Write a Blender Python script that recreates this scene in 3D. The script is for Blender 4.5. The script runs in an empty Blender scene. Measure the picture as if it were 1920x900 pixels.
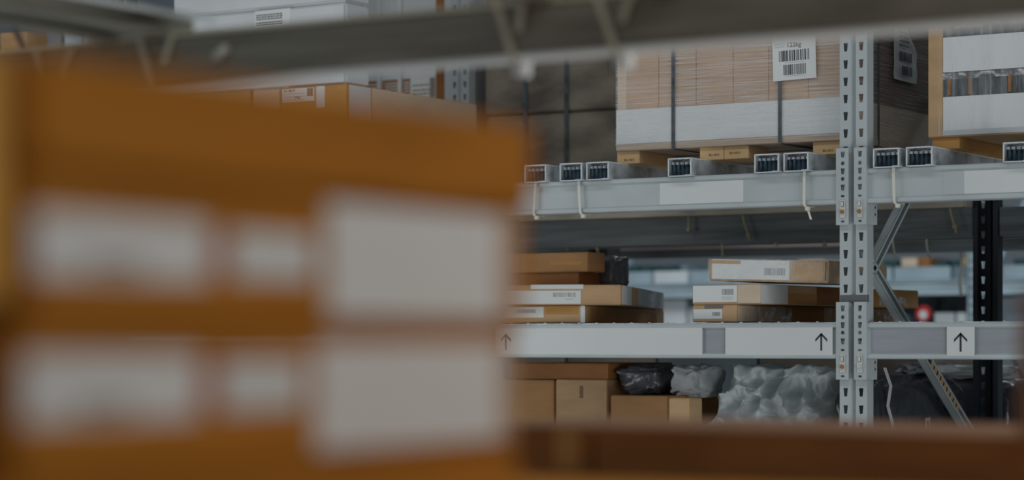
import bpy, bmesh, math, random
from mathutils import Vector, noise
R = math.radians
scn = bpy.context.scene
col = scn.collection
random.seed(7)

# ---------------------------------------------------------------- camera, world, lights
# The place is laid out in rack coordinates: x along the far rack, y into it, z = height above the camera + H
H = 1.30
TH = R(32.0)
F = 4320.0
CAM = (2.6953, -6.1773)
FWD = (-math.sin(TH), math.cos(TH)); RGT = (math.cos(TH), math.sin(TH))

cam = bpy.data.cameras.new('camera'); camo = bpy.data.objects.new('camera', cam); col.objects.link(camo)
camo.location = (CAM[0], CAM[1], H); camo.rotation_euler = (R(90), 0, TH)
cam.sensor_width = 36; cam.lens = F / 1920 * 36
cam.shift_y = 190 / 1920.0
cam.clip_start = 0.05; cam.clip_end = 100
cam.dof.use_dof = True; cam.dof.focus_distance = 6.75; cam.dof.aperture_fstop = 2.2
scn.camera = camo

w = bpy.data.worlds.new('world'); scn.world = w; w.use_nodes = True
w.node_tree.nodes['Background'].inputs[0].default_value = (0.80, 0.90, 1.0, 1)
w.node_tree.nodes['Background'].inputs[1].default_value = 0.36

def area(name, loc, size, power, color=(1, 0.98, 0.95), aim=None):
    l = bpy.data.lights.new(name, 'AREA'); l.shape = 'RECTANGLE'; l.size, l.size_y = size
    l.energy = power; l.color = color
    o = bpy.data.objects.new(name, l); col.objects.link(o); o.location = loc
    if aim:
        d = Vector(aim) - Vector(loc); o.rotation_euler = d.to_track_quat('-Z', 'Y').to_euler()
    return o
area('aisle_light', (-0.6, -2.3, H + 2.9), (7.0, 0.5), 60, (0.93, 0.98, 1.0), (-0.6, -0.6, H + 0.2))
area('near_stack_fill', (3.4, -3.3, H + 0.9), (1.2, 1.2), 36, (1.0, 0.97, 0.92), (1.85, -5.0, H))  # added fill lighting the near stack's side, no known source
area('low_fill_right', (3.6, -2.3, H - 0.65), (1.8, 0.9), 68, (0.95, 0.98, 1.0), (0.2, -1.2, H + 0.1))  # added low fill for the lowest shelf and the near beam's underside
area('camera_aisle_light', (3.6, -7.6, H + 2.6), (4.0, 0.5), 34, (1.0, 0.94, 0.84), (1.9, -4.9, H))
area('low_fill_left', (-3.4, -2.3, H - 0.45), (1.6, 1.6), 48, (0.95, 0.98, 1.0), (-0.1, 0.0, H - 0.2))  # added low fill from the left for the lowest shelf
area('far_aisle_light', (-3.0, 4.6, H + 3.0), (10.0, 1.0), 270, (0.86, 0.95, 1.0))
scn.view_settings.view_transform = 'Standard'; scn.view_settings.look = 'None'
scn.view_settings.gamma = 1; scn.view_settings.use_curve_mapping = False
scn.view_settings.exposure = -1.04

# ---------------------------------------------------------------- measuring helpers
def S(px, t):
    k = (px - 960) / F
    dx, dy = FWD[0] + k * RGT[0], FWD[1] + k * RGT[1]
    return CAM[0] + (t - CAM[1]) / dy * dx
def T(px, s):
    k = (px - 960) / F
    dx, dy = FWD[0] + k * RGT[0], FWD[1] + k * RGT[1]
    return CAM[1] + (s - CAM[0]) / dx * dy
def Zp(py, s, t):
    d = (s - CAM[0]) * FWD[0] + (t - CAM[1]) * FWD[1]
    return (640 - py) / F * d

# ---------------------------------------------------------------- materials
M = {}
def mat(name, base, rough=0.6, metal=0.0, var=0.0, scale=8.0, stretch=(1, 1, 1), bump=0.0, bscale=40.0, base2=None, alpha=None, spec=0.5, lo=0.35, hi=0.65):
    m = bpy.data.materials.new(name); m.use_nodes = True
    nt = m.node_tree; b = nt.nodes['Principled BSDF']
    b.inputs['Roughness'].default_value = rough; b.inputs['Metallic'].default_value = metal
    b.inputs['Specular IOR Level'].default_value = spec
    b.inputs['Base Color'].default_value = (*base, 1)
    tc = nt.nodes.new('ShaderNodeTexCoord'); mp = nt.nodes.new('ShaderNodeMapping')
    mp.inputs['Scale'].default_value = stretch
    nt.links.new(tc.outputs['Object'], mp.inputs['Vector'])
    if var or base2:
        n = nt.nodes.new('ShaderNodeTexNoise'); n.inputs['Scale'].default_value = scale; n.inputs['Detail'].default_value = 5
        nt.links.new(mp.outputs[0], n.inputs['Vector'])
        r = nt.nodes.new('ShaderNodeValToRGB')
        a2 = base2 if base2 else tuple(c * (1 - var) for c in base)
        r.color_ramp.elements[0].position = lo; r.color_ramp.elements[0].color = (*a2, 1)
        r.color_ramp.elements[1].position = hi; r.color_ramp.elements[1].color = (*base, 1)
        nt.links.new(n.outputs['Fac'], r.inputs['Fac']); nt.links.new(r.outputs[0], b.inputs['Base Color'])
    if bump:
        n2 = nt.nodes.new('ShaderNodeTexNoise'); n2.inputs['Scale'].default_value = bscale; n2.inputs['Detail'].default_value = 3
        nt.links.new(mp.outputs[0], n2.inputs['Vector'])
        bp = nt.nodes.new('ShaderNodeBump'); bp.inputs['Strength'].default_value = bump; bp.inputs['Distance'].default_value = 0.01
        nt.links.new(n2.outputs['Fac'], bp.inputs['Height']); nt.links.new(bp.outputs[0], b.inputs['Normal'])
    M[name] = m; return m

def film(name, density=0.35, stretch=(1.5, 1.5, 60), tint=(0.85, 0.87, 0.88), rough=0.25, lo=0.42, hi=0.66):
    """transparent stretch film whose creases catch the light"""
    m = bpy.data.materials.new(name); m.use_nodes = True; nt = m.node_tree; nt.nodes.clear()
    out = nt.nodes.new('ShaderNodeOutputMaterial'); mix = nt.nodes.new('ShaderNodeMixShader')
    tr = nt.nodes.new('ShaderNodeBsdfTransparent'); pb = nt.nodes.new('ShaderNodeBsdfPrincipled')
    pb.inputs['Base Color'].default_value = (*tint, 1); pb.inputs['Roughness'].default_value = rough
    tc = nt.nodes.new('ShaderNodeTexCoord'); mp = nt.nodes.new('ShaderNodeMapping'); mp.inputs['Scale'].default_value = stretch
    n = nt.nodes.new('ShaderNodeTexNoise'); n.inputs['Scale'].default_value = 2.2; n.inputs['Detail'].default_value = 6; n.inputs['Roughness'].default_value = 0.62
    n.inputs['Distortion'].default_value = 0.35
    n2 = nt.nodes.new('ShaderNodeTexNoise'); n2.inputs['Scale'].default_value = 7.0
    nt.links.new(tc.outputs['Object'], mp.inputs['Vector']); nt.links.new(mp.outputs[0], n.inputs['Vector']); nt.links.new(tc.outputs['Object'], n2.inputs['Vector'])
    r = nt.nodes.new('ShaderNodeMapRange'); r.inputs['From Min'].default_value = lo; r.inputs['From Max'].default_value = hi
    r.inputs['To Min'].default_value = 0.06; r.inputs['To Max'].default_value = density * 2
    mu = nt.nodes.new('ShaderNodeMath'); mu.operation = 'MULTIPLY'
    r2 = nt.nodes.new('ShaderNodeMapRange'); r2.inputs['From Min'].default_value = 0.3; r2.inputs['From Max'].default_value = 0.7
    r2.inputs['To Min'].default_value = 0.35; r2.inputs['To Max'].default_value = 1.2
    nt.links.new(n.outputs['Fac'], r.inputs['Value']); nt.links.new(n2.outputs['Fac'], r2.inputs['Value'])
    nt.links.new(r.outputs[0], mu.inputs[0]); nt.links.new(r2.outputs[0], mu.inputs[1])
    bp = nt.nodes.new('ShaderNodeBump'); bp.inputs['Strength'].default_value = 0.5; bp.inputs['Distance'].default_value = 0.004
    nt.links.new(n.outputs['Fac'], bp.inputs['Height']); nt.links.new(bp.outputs[0], pb.inputs['Normal'])
    nt.links.new(mu.outputs[0], mix.inputs[0]); nt.links.new(tr.outputs[0], mix.inputs[1]); nt.links.new(pb.outputs[0], mix.inputs[2])
    nt.links.new(mix.outputs[0], out.inputs[0])
    M[name] = m; return m

mat('steel', (0.55, 0.60, 0.61), 0.42, 0.0, 0.12, 5, (1, 1, 1), 0.05, 60)
mat('steel_edge', (0.72, 0.76, 0.78), 0.35)
mat('galv', (0.74, 0.80, 0.84), 0.30, 0.15, 0.6, 16, (1, 1, 1), 0.1, 80)
mat('galv_rib', (0.20, 0.28, 0.34), 0.35, 0.6, 0.5, 50)
mat('shaded_steel', (0.030, 0.040, 0.048), 0.5, 0, 0.3, 6)  # rack steel with the shade at the back put into its colour
mat('shaded_beam', (0.20, 0.235, 0.245), 0.5, 0, 0.45, 3, (1, 1, 14))  # same grey beam steel, darkened to carry the shade
mat('lip_white', (0.88, 0.90, 0.88), 0.4)
mat('tie_pale', (0.80, 0.77, 0.58), 0.4)
mat('card_foot', (0.86, 0.58, 0.29), 0.75, 0, 0.15, 5, (1, 1, 4), 0.12, 70)
mat('olive_steel', (0.36, 0.345, 0.28), 0.5, 0.0, 0.4, 5, (0.8, 1, 14))
mat('card', (0.60, 0.385, 0.20), 0.75, 0, 0.2, 5, (1, 1, 4), 0.12, 70)
mat('card_wrap', (0.62, 0.43, 0.30), 0.75, 0, 0.18, 5, (1, 1, 4), 0.1, 60)
mat('face_grey', (0.37, 0.395, 0.425), 0.4, 0, 0.14, 4, (1, 1, 8))
mat('pink_strip', (0.78, 0.60, 0.58), 0.5)
mat('card_orange', (0.60, 0.31, 0.095), 0.75, 0, 0.2, 5, (1, 1, 4), 0.12, 70)
mat('card_deep', (0.52, 0.205, 0.028), 0.9, 0, 0.18, 6, (1, 1, 3), 0.1, 60, spec=0.08)
mat('card_tan', (0.50, 0.26, 0.10), 0.75, 0, 0.18, 6, (1, 1, 3), 0.1, 60)
mat('card_brown', (0.36, 0.145, 0.035), 0.7, 0, 0.25, 6, (1, 1, 3), 0.1, 60)
mat('card_pale', (0.72, 0.58, 0.43), 0.75, 0, 0.12, 6, (1, 1, 3), 0.1, 60)
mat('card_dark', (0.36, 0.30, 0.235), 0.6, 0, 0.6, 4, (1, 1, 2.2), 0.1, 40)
mat('board', (0.60, 0.47, 0.36), 0.8, 0, 0.25, 9, (1, 1, 18), 0.1, 60)
mat('pale_wood', (0.55, 0.51, 0.42), 0.7, 0, 0.2, 7, (1, 1, 8))
mat('white_card', (0.76, 0.77, 0.765), 0.6, 0, 0.07, 4)
mat('paper', (0.80, 0.815, 0.80), 0.55, 0, 0.04, 4)
mat('sticker', (0.74, 0.765, 0.75), 0.45, 0, 0.04, 4)
mat('sticker_grey', (0.52, 0.55, 0.56), 0.5)
mat('ink', (0.035, 0.035, 0.045), 0.6)
mat('ink_faint', (0.36, 0.36, 0.37), 0.6)
mat('ink_brown', (0.20, 0.10, 0.04), 0.6)
mat('red', (0.62, 0.03, 0.03), 0.5)
mat('red_print', (0.45, 0.05, 0.08), 0.6)
mat('tape_clear', (0.62, 0.46, 0.33), 0.25)
mat('lit_yellow', (0.92, 0.50, 0.12), 0.8, spec=0.1)
mat('tape_dark', (0.14, 0.15, 0.16), 0.4)
mat('strap', (0.13, 0.15, 0.17), 0.35, 0, 0.5, 30)
mat('tie', (0.78, 0.76, 0.66), 0.4)
mat('tie_olive', (0.42, 0.37, 0.20), 0.5)
mat('clip', (0.74, 0.74, 0.70), 0.3, 0, 0.15, 200)
mat('bolt', (0.60, 0.33, 0.12), 0.4, 0.4, 0.4, 300)
mat('black_bag', (0.045, 0.048, 0.055), 0.22, 0, 0.4, 6, (1, 1, 1), 0.7, 14)
mat('grey_bag', (0.13, 0.135, 0.15), 0.22, 0, 0.4, 6, (1, 1, 1), 0.7, 16)
mat('white_film', (0.86, 0.92, 0.92), 0.3, 0, 0.25, 9, (1, 1, 1), 0.5, 9)
mat('pale_blue', (0.42, 0.52, 0.57), 0.45, 0, 0.25, 3, (1, 1, 3))
mat('blue_grey', (0.19, 0.26, 0.30), 0.5, 0, 0.3, 3)
mat('goods_dark', (0.12, 0.14, 0.15), 0.4, 0, 0.6, 20, (3, 1, 1))
mat('green_dark', (0.02, 0.07, 0.075), 0.5)
mat('light_blue', (0.50, 0.62, 0.72), 0.5)
mat('foam', (0.72, 0.74, 0.75), 0.5, 0, 0.12, 3)
mat('concrete', (0.62, 0.62, 0.59), 0.5, 0, 0.2, 2)
mat('wall', (0.50, 0.56, 0.60), 0.8, 0, 0.15, 0.6)
mat('shaded_side', (0.24, 0.135, 0.085), 0.6, 0, 0.25, 4, (1, 1, 20), 0.1, 60)
film('film_h', 0.32, (2.2, 2.2, 120), hi=0.70)
film('film_v', 0.25, (26, 26, 1.0), lo=0.50, hi=0.72)
film('film_crumple', 0.5, (16, 16, 16), (0.9, 0.9, 0.9), 0.15, 0.48, 0.66)
film('film_thin', 0.20, (14, 14, 14), hi=0.72)

# ---------------------------------------------------------------- mesh helpers
class MB:
    def __init__(s): s.v = []; s.f = []
    def box(s, x0, x1, y0, y1, z0, z1):
        i = len(s.v)
        s.v += [(x0, y0, z0), (x1, y0, z0), (x1, y1, z0), (x0, y1, z0), (x0, y0, z1), (x1, y0, z1), (x1, y1, z1), (x0, y1, z1)]
        s.f += [tuple(i + k for k in q) for q in ((3, 2, 1, 0), (4, 5, 6, 7), (0, 1, 5, 4), (1, 2, 6, 5), (2, 3, 7, 6), (3, 0, 4, 7))]
        return s
    def prism(s, prof, axis, a, b):
        """profile [(p,q)] swept along axis 'x': (y,z) / 'y': (x,z) / 'z': (x,y) from a to b"""
        n = len(prof); i = len(s.v)
        def P(p, q, c): return {'x': (c, p, q), 'y': (p, c, q), 'z': (p, q, c)}[axis]
        s.v += [P(p, q, a) for p, q in prof] + [P(p, q, b) for p, q in prof]
        for k in range(n):
            m = (k + 1) % n
            s.f.append((i + k, i + m, i + n + m, i + n + k))
        s.f.append(tuple(i + k for k in reversed(range(n)))); s.f.append(tuple(i + n + k for k in range(n)))
        return s
    def sheet(s, path, axis, a, b, th):
        """open profile path thickened by th and swept along axis"""
        out = []
        n = len(path)
        off = []
        for k in range(n):
            p = Vector(path[max(k - 1, 0)]); q = Vector(path[min(k + 1, n - 1)])
            d = (q - p); d = d.normalized() if d.length else Vector((1, 0))
            nn = Vector((-d.y, d.x)) * th
            off.append((path[k][0] + nn.x, path[k][1] + nn.y))
        for k in range(n - 1):
            s.prism([path[k], path[k + 1], off[k + 1], off[k]], axis, a, b)
        return s
    def tube(s, p, q, r, seg=12, r2=None):
        p, q = Vector(p), Vector(q); d = (q - p).normalized()
        a = d.orthogonal().normalized(); b = d.cross(a); i = len(s.v); r2 = r if r2 is None else r2
        for c, rr in ((p, r), (q, r2)):
            for k in range(seg):
                w_ = 2 * math.pi * k / seg
                s.v.append(tuple(c + a * math.cos(w_) * rr + b * math.sin(w_) * rr))
        for k in range(seg):
            m = (k + 1) % seg
            s.f.append((i + k, i + m, i + seg + m, i + seg + k))
        s.f.append(tuple(i + k for k in reversed(range(seg)))); s.f.append(tuple(i + seg + k for k in range(seg)))
        return s
    def ribbon(s, pts, side, wd, th):
        """flat band along 3D points; side = width direction"""
        pts = [Vector(p) for p in pts]; sd = Vector(side).normalized(); n = len(pts); i = len(s.v)
        for k, p in enumerate(pts):
            d = (pts[min(k + 1, n - 1)] - pts[max(k - 1, 0)]).normalized()
            nn = d.cross(sd).normalized()
            for a_, b_ in ((-1, -1), (1, -1), (1, 1), (-1, 1)):
                s.v.append(tuple(p + sd * a_ * wd / 2 + nn * b_ * th / 2))
        for k in range(n - 1):
            o = i + 4 * k
            for a_ in range(4):
                b_ = (a_ + 1) % 4
                s.f.append((o + a_, o + b_, o + 4 + b_, o + 4 + a_))
        s.f.append((i + 3, i + 2, i + 1, i)); o = i + 4 * (n - 1); s.f.append((o, o + 1, o + 2, o + 3))
        return s
    def build(s, name, m, parent=None, loc=None, bevel=0.0, seg=2, smooth=False):
        me = bpy.data.meshes.new(name)
        bm = bmesh.new(); vs = [bm.verts.new(v) for v in s.v]
        for f in s.f:
            try: bm.faces.new([vs[k] for k in f])
            except ValueError: pass
        bmesh.ops.recalc_face_normals(bm, faces=bm.faces)
        if bevel:
            bmesh.ops.bevel(bm, geom=list(bm.edges), offset=bevel, segments=seg, affect='EDGES', clamp_overlap=True)
        if smooth:
            for f in bm.faces: f.smooth = True
        bm.to_mesh(me); bm.free()
        me.materials.append(M[m])
        o = bpy.data.objects.new(name, me); col.objects.link(o)
        if parent: o.parent = parent
        if loc: o.location = loc
        return o

def tag(o, label=None, cat=None, group=None, kind=None):
    if label: o['label'] = label
    if cat: o['category'] = cat
    if group: o['group'] = group
    if kind: o['kind'] = kind
    return o
def thing(name, label, cat, loc, rz=0.0, group=None, rx=0.0, ry=0.0):
    o = bpy.data.objects.new(name, None); col.objects.link(o); o.empty_display_size = 0.1
    o.location = (loc[0], loc[1], loc[2] + H); o.rotation_euler = (rx, ry, rz)
    return tag(o, label, cat, group)
def copy_tree(o, parent=None):
    c = o.copy(); col.objects.link(c)
    if parent: c.parent = parent
    for ch in list(o.children): copy_tree(ch, c)
    return c
def clone(o, label, loc, group=None, rz=None):
    c = copy_tree(o); c['label'] = label; c.location = (loc[0], loc[1], loc[2] + H)
    if group: c['group'] = group
    if rz is not None: c.rotation_euler = (0, 0, rz)
    return c

# face frames: front looks to -y (a = +x), side looks to +x (a = +y)
def fbox(mb, face, off, a0, a1, z0, z1, th=0.0008):
    if face == 'front': mb.box(a0, a1, off - th, off, z0, z1)
    else: mb.box(off, off + th, a0, a1, z0, z1)
def fsheet(parent, name, m, face, off, a0, a1, z0, z1, th=0.0008):
    mb = MB(); fbox(mb, face, off, a0, a1, z0, z1, th); return mb.build(name, m, parent)
def barcode(parent, face, off, a0, a1, z0, z1, seed=1, m='ink', name='barcode'):
    rnd = random.Random(seed); mb = MB(); x = a0; u = (a1 - a0) / 60.0
    while x < a1 - u:
        wd = u * rnd.choice((0.7, 0.7, 1.0, 1.6, 2.3)); fbox(mb, face, off, x, min(x + wd, a1), z0, z1, 0.0003)
        x += wd + u * rnd.choice((0.8, 1.0, 1.5, 2.2))
    return mb.build(name, m, parent)
def lines(parent, face, off, a0, a1, zs, h, seed=1, m='ink_faint', name='small_print'):
    rnd = random.Random(seed); mb = MB()
    for z in zs:
        x = a0
        while x < a1:
            wd = rnd.uniform(0.5, 1.4) * h * 2.2
            fbox(mb, face, off, x, min(x + wd, a1), z, z + h, 0.0003); x += wd + h * 0.7
    return mb.build(name, m, parent)
def text(parent, face, off, a, z, size, txt, m='ink', name='lettering'):
    cu = bpy.data.curves.new(name, 'FONT'); cu.body = txt; cu.size = size; cu.extrude = 0.0003
    tmp = bpy.data.objects.new(name, cu); col.objects.link(tmp)
    me = bpy.data.meshes.new_from_object(tmp, depsgraph=bpy.context.evaluated_depsgraph_get())
    bpy.data.objects.remove(tmp); bpy.data.curves.remove(cu)
    me.materials.clear(); me.materials.append(M[m])
    o = bpy.data.objects.new(name, me); col.objects.link(o); o.parent = parent
    if face == 'front': o.location = (a, off - 0.0004, z); o.rotation_euler = (R(90), 0, 0)
    else: o.location = (off + 0.0004, a, z); o.rotation_euler = (R(90), 0, R(90))
    return o
def arrow(parent, off, x, z, h):
    """upward arrow like the ones on the shelf-edge stickers"""
    mb = MB(); wsh = h * 0.105; y0, y1 = off - 0.0004, off
    mb.box(x - wsh / 2, x + wsh / 2, y0, y1, z - h / 2, z + h / 2 - wsh * 0.6)
    hw = h * 0.36; zt = z + h / 2; t_ = wsh * 1.35
    for sg in (-1, 1):
        q = [(x, zt), (x + sg * hw, zt - hw), (x + sg * hw, zt - hw - t_), (x, zt - t_)]
        if sg < 0: q.reverse()
        mb.prism(q, 'y', y0, y1)
    return mb.build('arrow', 'ink', parent)

def soft_box(name, m, parent, sx, sy, sz, amp=0.004, cuts=5, bev=0.004, seed=0.0):
    """carton body: centred in x,y, sitting on z=0, with slightly bowed faces and rounded edges"""
    bm = bmesh.new(); bmesh.ops.create_cube(bm, size=1.0)
    bmesh.ops.scale(bm, vec=(sx, sy, sz), verts=bm.verts); bmesh.ops.translate(bm, vec=(0, 0, sz / 2), verts=bm.verts)
    bmesh.ops.bevel(bm, geom=list(bm.edges), offset=bev, segments=2, affect='EDGES')
    if amp:
        es = [e for e in bm.edges if e.calc_length() > min(sx, sy, sz) * 0.5]
        bmesh.ops.subdivide_edges(bm, edges=es, cuts=cuts, use_grid_fill=True)
        for v in bm.verts:
            n = noise.noise(Vector((v.co.x * 4 + seed, v.co.y * 4, v.co.z * 9)))
            fx = 1 - abs(v.co.x) / (sx / 2); fy = 1 - abs(v.co.y) / (sy / 2)
            if v.co.z > sz * 0.5: v.co.z += amp * (n * 0.6 - 0.5) * min(1, max(fx, 0) * 3) * min(1, max(fy, 0) * 3)
    me = bpy.data.meshes.new(name); bm.to_mesh(me); bm.free(); me.materials.append(M[m])
    for p in me.polygons: p.use_smooth = False
    o = bpy.data.objects.new(name, me); col.objects.link(o)
    if parent: o.parent = parent
    return o

def carton(label, s0, s1, t0, t1, z0, z1, m='card', rz=0.0, tape=None, cat='cardboard box', name='cardboard_box', group=None, rx=0, ry=0, bev=0.003, amp=0.003):
    """an Empty at the middle of the carton's base with its body; returns (thing, half width, half depth, height)"""
    t = thing(name, label, cat, ((s0 + s1) / 2, (t0 + t1) / 2, z0), rz, group, rx, ry)
    hx, hy, hz = (s1 - s0) / 2, (t1 - t0) / 2, z1 - z0
    soft_box('carton_body', m, t, 2 * hx, 2 * hy, hz, amp, bev=bev, seed=s0 * 3)
    if tape:
        tw = min(0.025, hx * 0.3)
        mb = MB(); mb.box(-tw, tw, -hy - 0.0006, hy + 0.0006, hz - 0.0002, hz + 0.0006)
        mb.box(-tw, tw, -hy - 0.0006, -hy + 0.0002, hz * 0.55, hz + 0.0006)
        mb.build('packing_tape', tape, t)
    return t, hx, hy, hz

def grid_blob(name, m, parent, nx, ny, fn):
    """closed heightfield heap: fn(u,v) -> (x,y,z), u,v in 0..1"""
    vs, fs = [], []
    for j in range(ny + 1):
        for i in range(nx + 1): vs.append(fn(i / nx, j / ny))
    for j in range(ny):
        for i in range(nx):
            a = j * (nx + 1) + i; fs.append((a, a + 1, a + nx + 2, a + nx + 1))
    me = bpy.data.meshes.new(name); me.from_pydata(vs, [], fs); me.materials.append(M[m])
    for p in me.polygons: p.use_smooth = True
    o = bpy.data.objects.new(name, me); col.objects.link(o)
    if parent: o.parent = parent
    return o
def sack(name, m, parent, sx, sy, sz, seed=0, p=0.45, crease=0.05, seg=56, fine=9):
    """a stuffed sack: super-ellipsoid with creases, base at z=0"""
    def se(c, e): return math.copysign(abs(c) ** e, c)
    def fn(u, v):
        th = u * 2 * math.pi; ph = (v - 0.5) * math.pi
        x = se(math.cos(ph), p) * se(math.cos(th), p); y = se(math.cos(ph), p) * se(math.sin(th), p); z = se(math.sin(ph), p)
        d = Vector((x, y, z)); k = noise.fractal(Vector((x * 1.6 + seed, y * 1.6, z * 1.9)), 0.8, 2.2, 5)
        k2 = abs(noise.noise(Vector((x * fine * .3 + seed, y * fine * .3, z * fine * .5))))
        d *= 1 + crease * k - crease * 1.3 * k2
        return (d.x * sx / 2, d.y * sy / 2, max(0.0, (d.z * 0.5 + 0.5) * sz))
    return grid_blob(name, m, parent, seg, seg // 2, fn)

# ---------------------------------------------------------------- the setting
def struct(name, mb, m):
    o = mb.build(name, m); o['kind'] = 'structure'; return o
struct('floor', MB().box(-24, 12, -12, 17, -0.1, 0.0), 'concrete')
struct('wall_back', MB().box(-24, 12, 16.0, 16.2, 0, 7), 'wall')
struct('wall_left', MB().box(-20.2, -20, -11, 15.99, 0, 7), 'wall')

# ---------------------------------------------------------------- rack frames
UP0, UP1, DN0, DN1 = 0.397, 0.498, -0.051, 0.053      # beam levels of the far rack
PITCH = 0.050
def slotted_strip(mb, x0, x1, y, z0, z1, th, zoff=0.0, sw=0.0072, sh=0.0122):
    """strip with real tapered keyhole slots, front at y"""
    n = int((z1 - z0) / PITCH); c = (x0 + x1) / 2
    for k in range(n):
        a = z0 + k * PITCH + zoff; b = a + PITCH; m_ = (a + b) / 2
        outer = [(x0, a), (x1, a), (x1, b), (x0, b)]
        inner = [(c - sw * .62, m_ - sh), (c + sw * .62, m_ - sh), (c + sw, m_ + sh), (c - sw, m_ + sh)]
        i = len(mb.v)
        for yy in (y, y + th):
            mb.v += [(p, yy, q) for p, q in outer] + [(p, yy, q) for p, q in inner]
        for q in range(4):
            r = (q + 1) % 4
            mb.f.append((i + q, i + r, i + 4 + r, i + 4 + q))
            mb.f.append((i + 8 + q, i + 12 + q, i + 12 + r, i + 8 + r))
            mb.f.append((i + 4 + q, i + 4 + r, i + 12 + r, i + 12 + q))
    e = z0 + n * PITCH + zoff
    if zoff: mb.box(x0, x1, y, y + th, z0, z0 + zoff)
    if e < z1: mb.box(x0, x1, y, y + th, e, z1)
def post(name, m, parent, y, sgn, z0, z1):
    """twin-slotted rack post; y = outer face, sgn = +1 opens towards +y"""
    mb = MB(); th = 0.0022
    ya = y if sgn > 0 else y - th
    for x0, x1 in ((-0.0405, -0.0080), (0.0080, 0.0405)):
        slotted_strip(mb, x0, x1, ya, z0, z1, th, 0.0215)
    g = y + sgn * 0.011
    P = lambda pts: [(p, q) for p, q in pts]
    mb.sheet(P([(-0.008, y), (-0.0045, g), (0.0045, g), (0.008, y)]), 'z', z0, z1, th * -sgn if False else th)
    for sx in (-1, 1):
        x = sx * 0.0405
        mb.box(min(x, x + sx * th), max(x, x + sx * th), min(y, y + sgn * 0.046), max(y, y + sgn * 0.046), z0, z1)
        mb.box(min(x, x - sx * 0.014), max(x, x - sx * 0.014), min(y + sgn * .044, y + sgn * 0.046), max(y + sgn * .044, y + sgn * 0.046), z0, z1)
    return mb.build(name, m, parent)
def brace(parent, m, t0, z0, t1, z1, wd=0.036, label=None):
    """C-section brace lying in the frame plane x=0"""
    a = Vector((0, t0, z0)); b = Vector((0, t1, z1)); L = (b - a).length; ang = math.atan2(z1 - z0, t1 - t0)
    mb = MB(); th = 0.002
    mb.box(-0.012, -0.012 + th, 0, L, -wd / 2, wd / 2)
    for s_ in (-1, 1): mb.box(-0.012, 0.014, 0, L, min(s_ * wd / 2, s_ * (wd / 2 - th)), max(s_ * wd / 2, s_ * (wd / 2 - th)))
    mb.box(0.012, 0.014, 0, L, wd / 2 - 0.009, wd / 2); mb.box(0.012, 0.014, 0, L, -wd / 2, -wd / 2 + 0.009)
    o = mb.build('diagonal_brace', m, parent); o.location = a; o.rotation_euler = (ang, 0, 0)
    return o
ZF = -H    # floor in camera-relative heights
def frame(label, s, t, depth, front='steel', rear='shaded_steel', bm_='steel', tape=False, top=1.55):
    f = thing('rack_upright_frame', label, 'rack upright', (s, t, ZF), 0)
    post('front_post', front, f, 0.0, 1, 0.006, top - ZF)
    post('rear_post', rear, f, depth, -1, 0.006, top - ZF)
    yr = depth - 0.06
    zz = [(0.06, 0.16, yr, 0.985), (0.06, 0.258, yr, -0.385), (0.06, -1.08, yr, -0.43), (0.06, 1.48, yr, 1.03)]
    for a, b, c, d in zz: brace(f, bm_, a, b - ZF, c, d - ZF)
    for y0, y1 in ((-0.015, 0.08), (depth - 0.08, depth + 0.015)):
        MB().box(-0.06, 0.06, y0, y1, 0.0, 0.006).build('foot_plate', 'galv', f)
    if tape:
        mb = MB(); a, b = 0.113 - ZF, 0.134 - ZF
        mb.box(-0.0412, 0.0412, -0.0012, -0.0002, a, b); mb.box(0.0430, 0.0436, -0.001, 0.012, a, b)
        tp = mb.build('tape_band', 'tape_dark', f)
    return f
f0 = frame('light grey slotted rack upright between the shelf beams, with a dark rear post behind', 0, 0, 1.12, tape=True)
# paper strips stuck on the long lower brace
br = [c for c in f0.children if c.name.startswith('diagonal_brace')][1]
mb = MB()
for k in range(9): mb.box(0.0142, 0.0146, 0.60 + k * 0.032, 0.60 + k * 0.032 + 0.022, -0.010, 0.010)
mb.build('paper_sticker', 'card', br)
f_l = copy_tree(f0); f_l.location = (-2.80, 0, 0); f_l['label'] = 'dark rack upright at the far left above the blurred carton stack'
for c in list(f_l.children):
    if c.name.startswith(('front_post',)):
        c.data = c.data.copy(); c.data.materials[0] = M['shaded_steel']
    if c.name.startswith('tape_band'): bpy.data.objects.remove(c)
frame('pallet rack upright beyond the right edge, holding the right shelf beams', 2.80, 0, 1.12, rear='steel')
FB = 1.35
SR = S(862, FB)
frame('pale upright of the rear rack, between the white load and the dark load', SR, FB, 1.12, 'steel', 'shaded_steel', 'shaded_steel')
frame('upright of the rear pallet rack at its far left end', SR - 2.80, FB, 1.12, 'shaded_steel', 'shaded_steel', 'shaded_steel')
frame('upright of the rear pallet rack past the dark post', SR + 2.80, FB, 1.12, 'shaded_steel', 'shaded_steel', 'shaded_steel')

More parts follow.
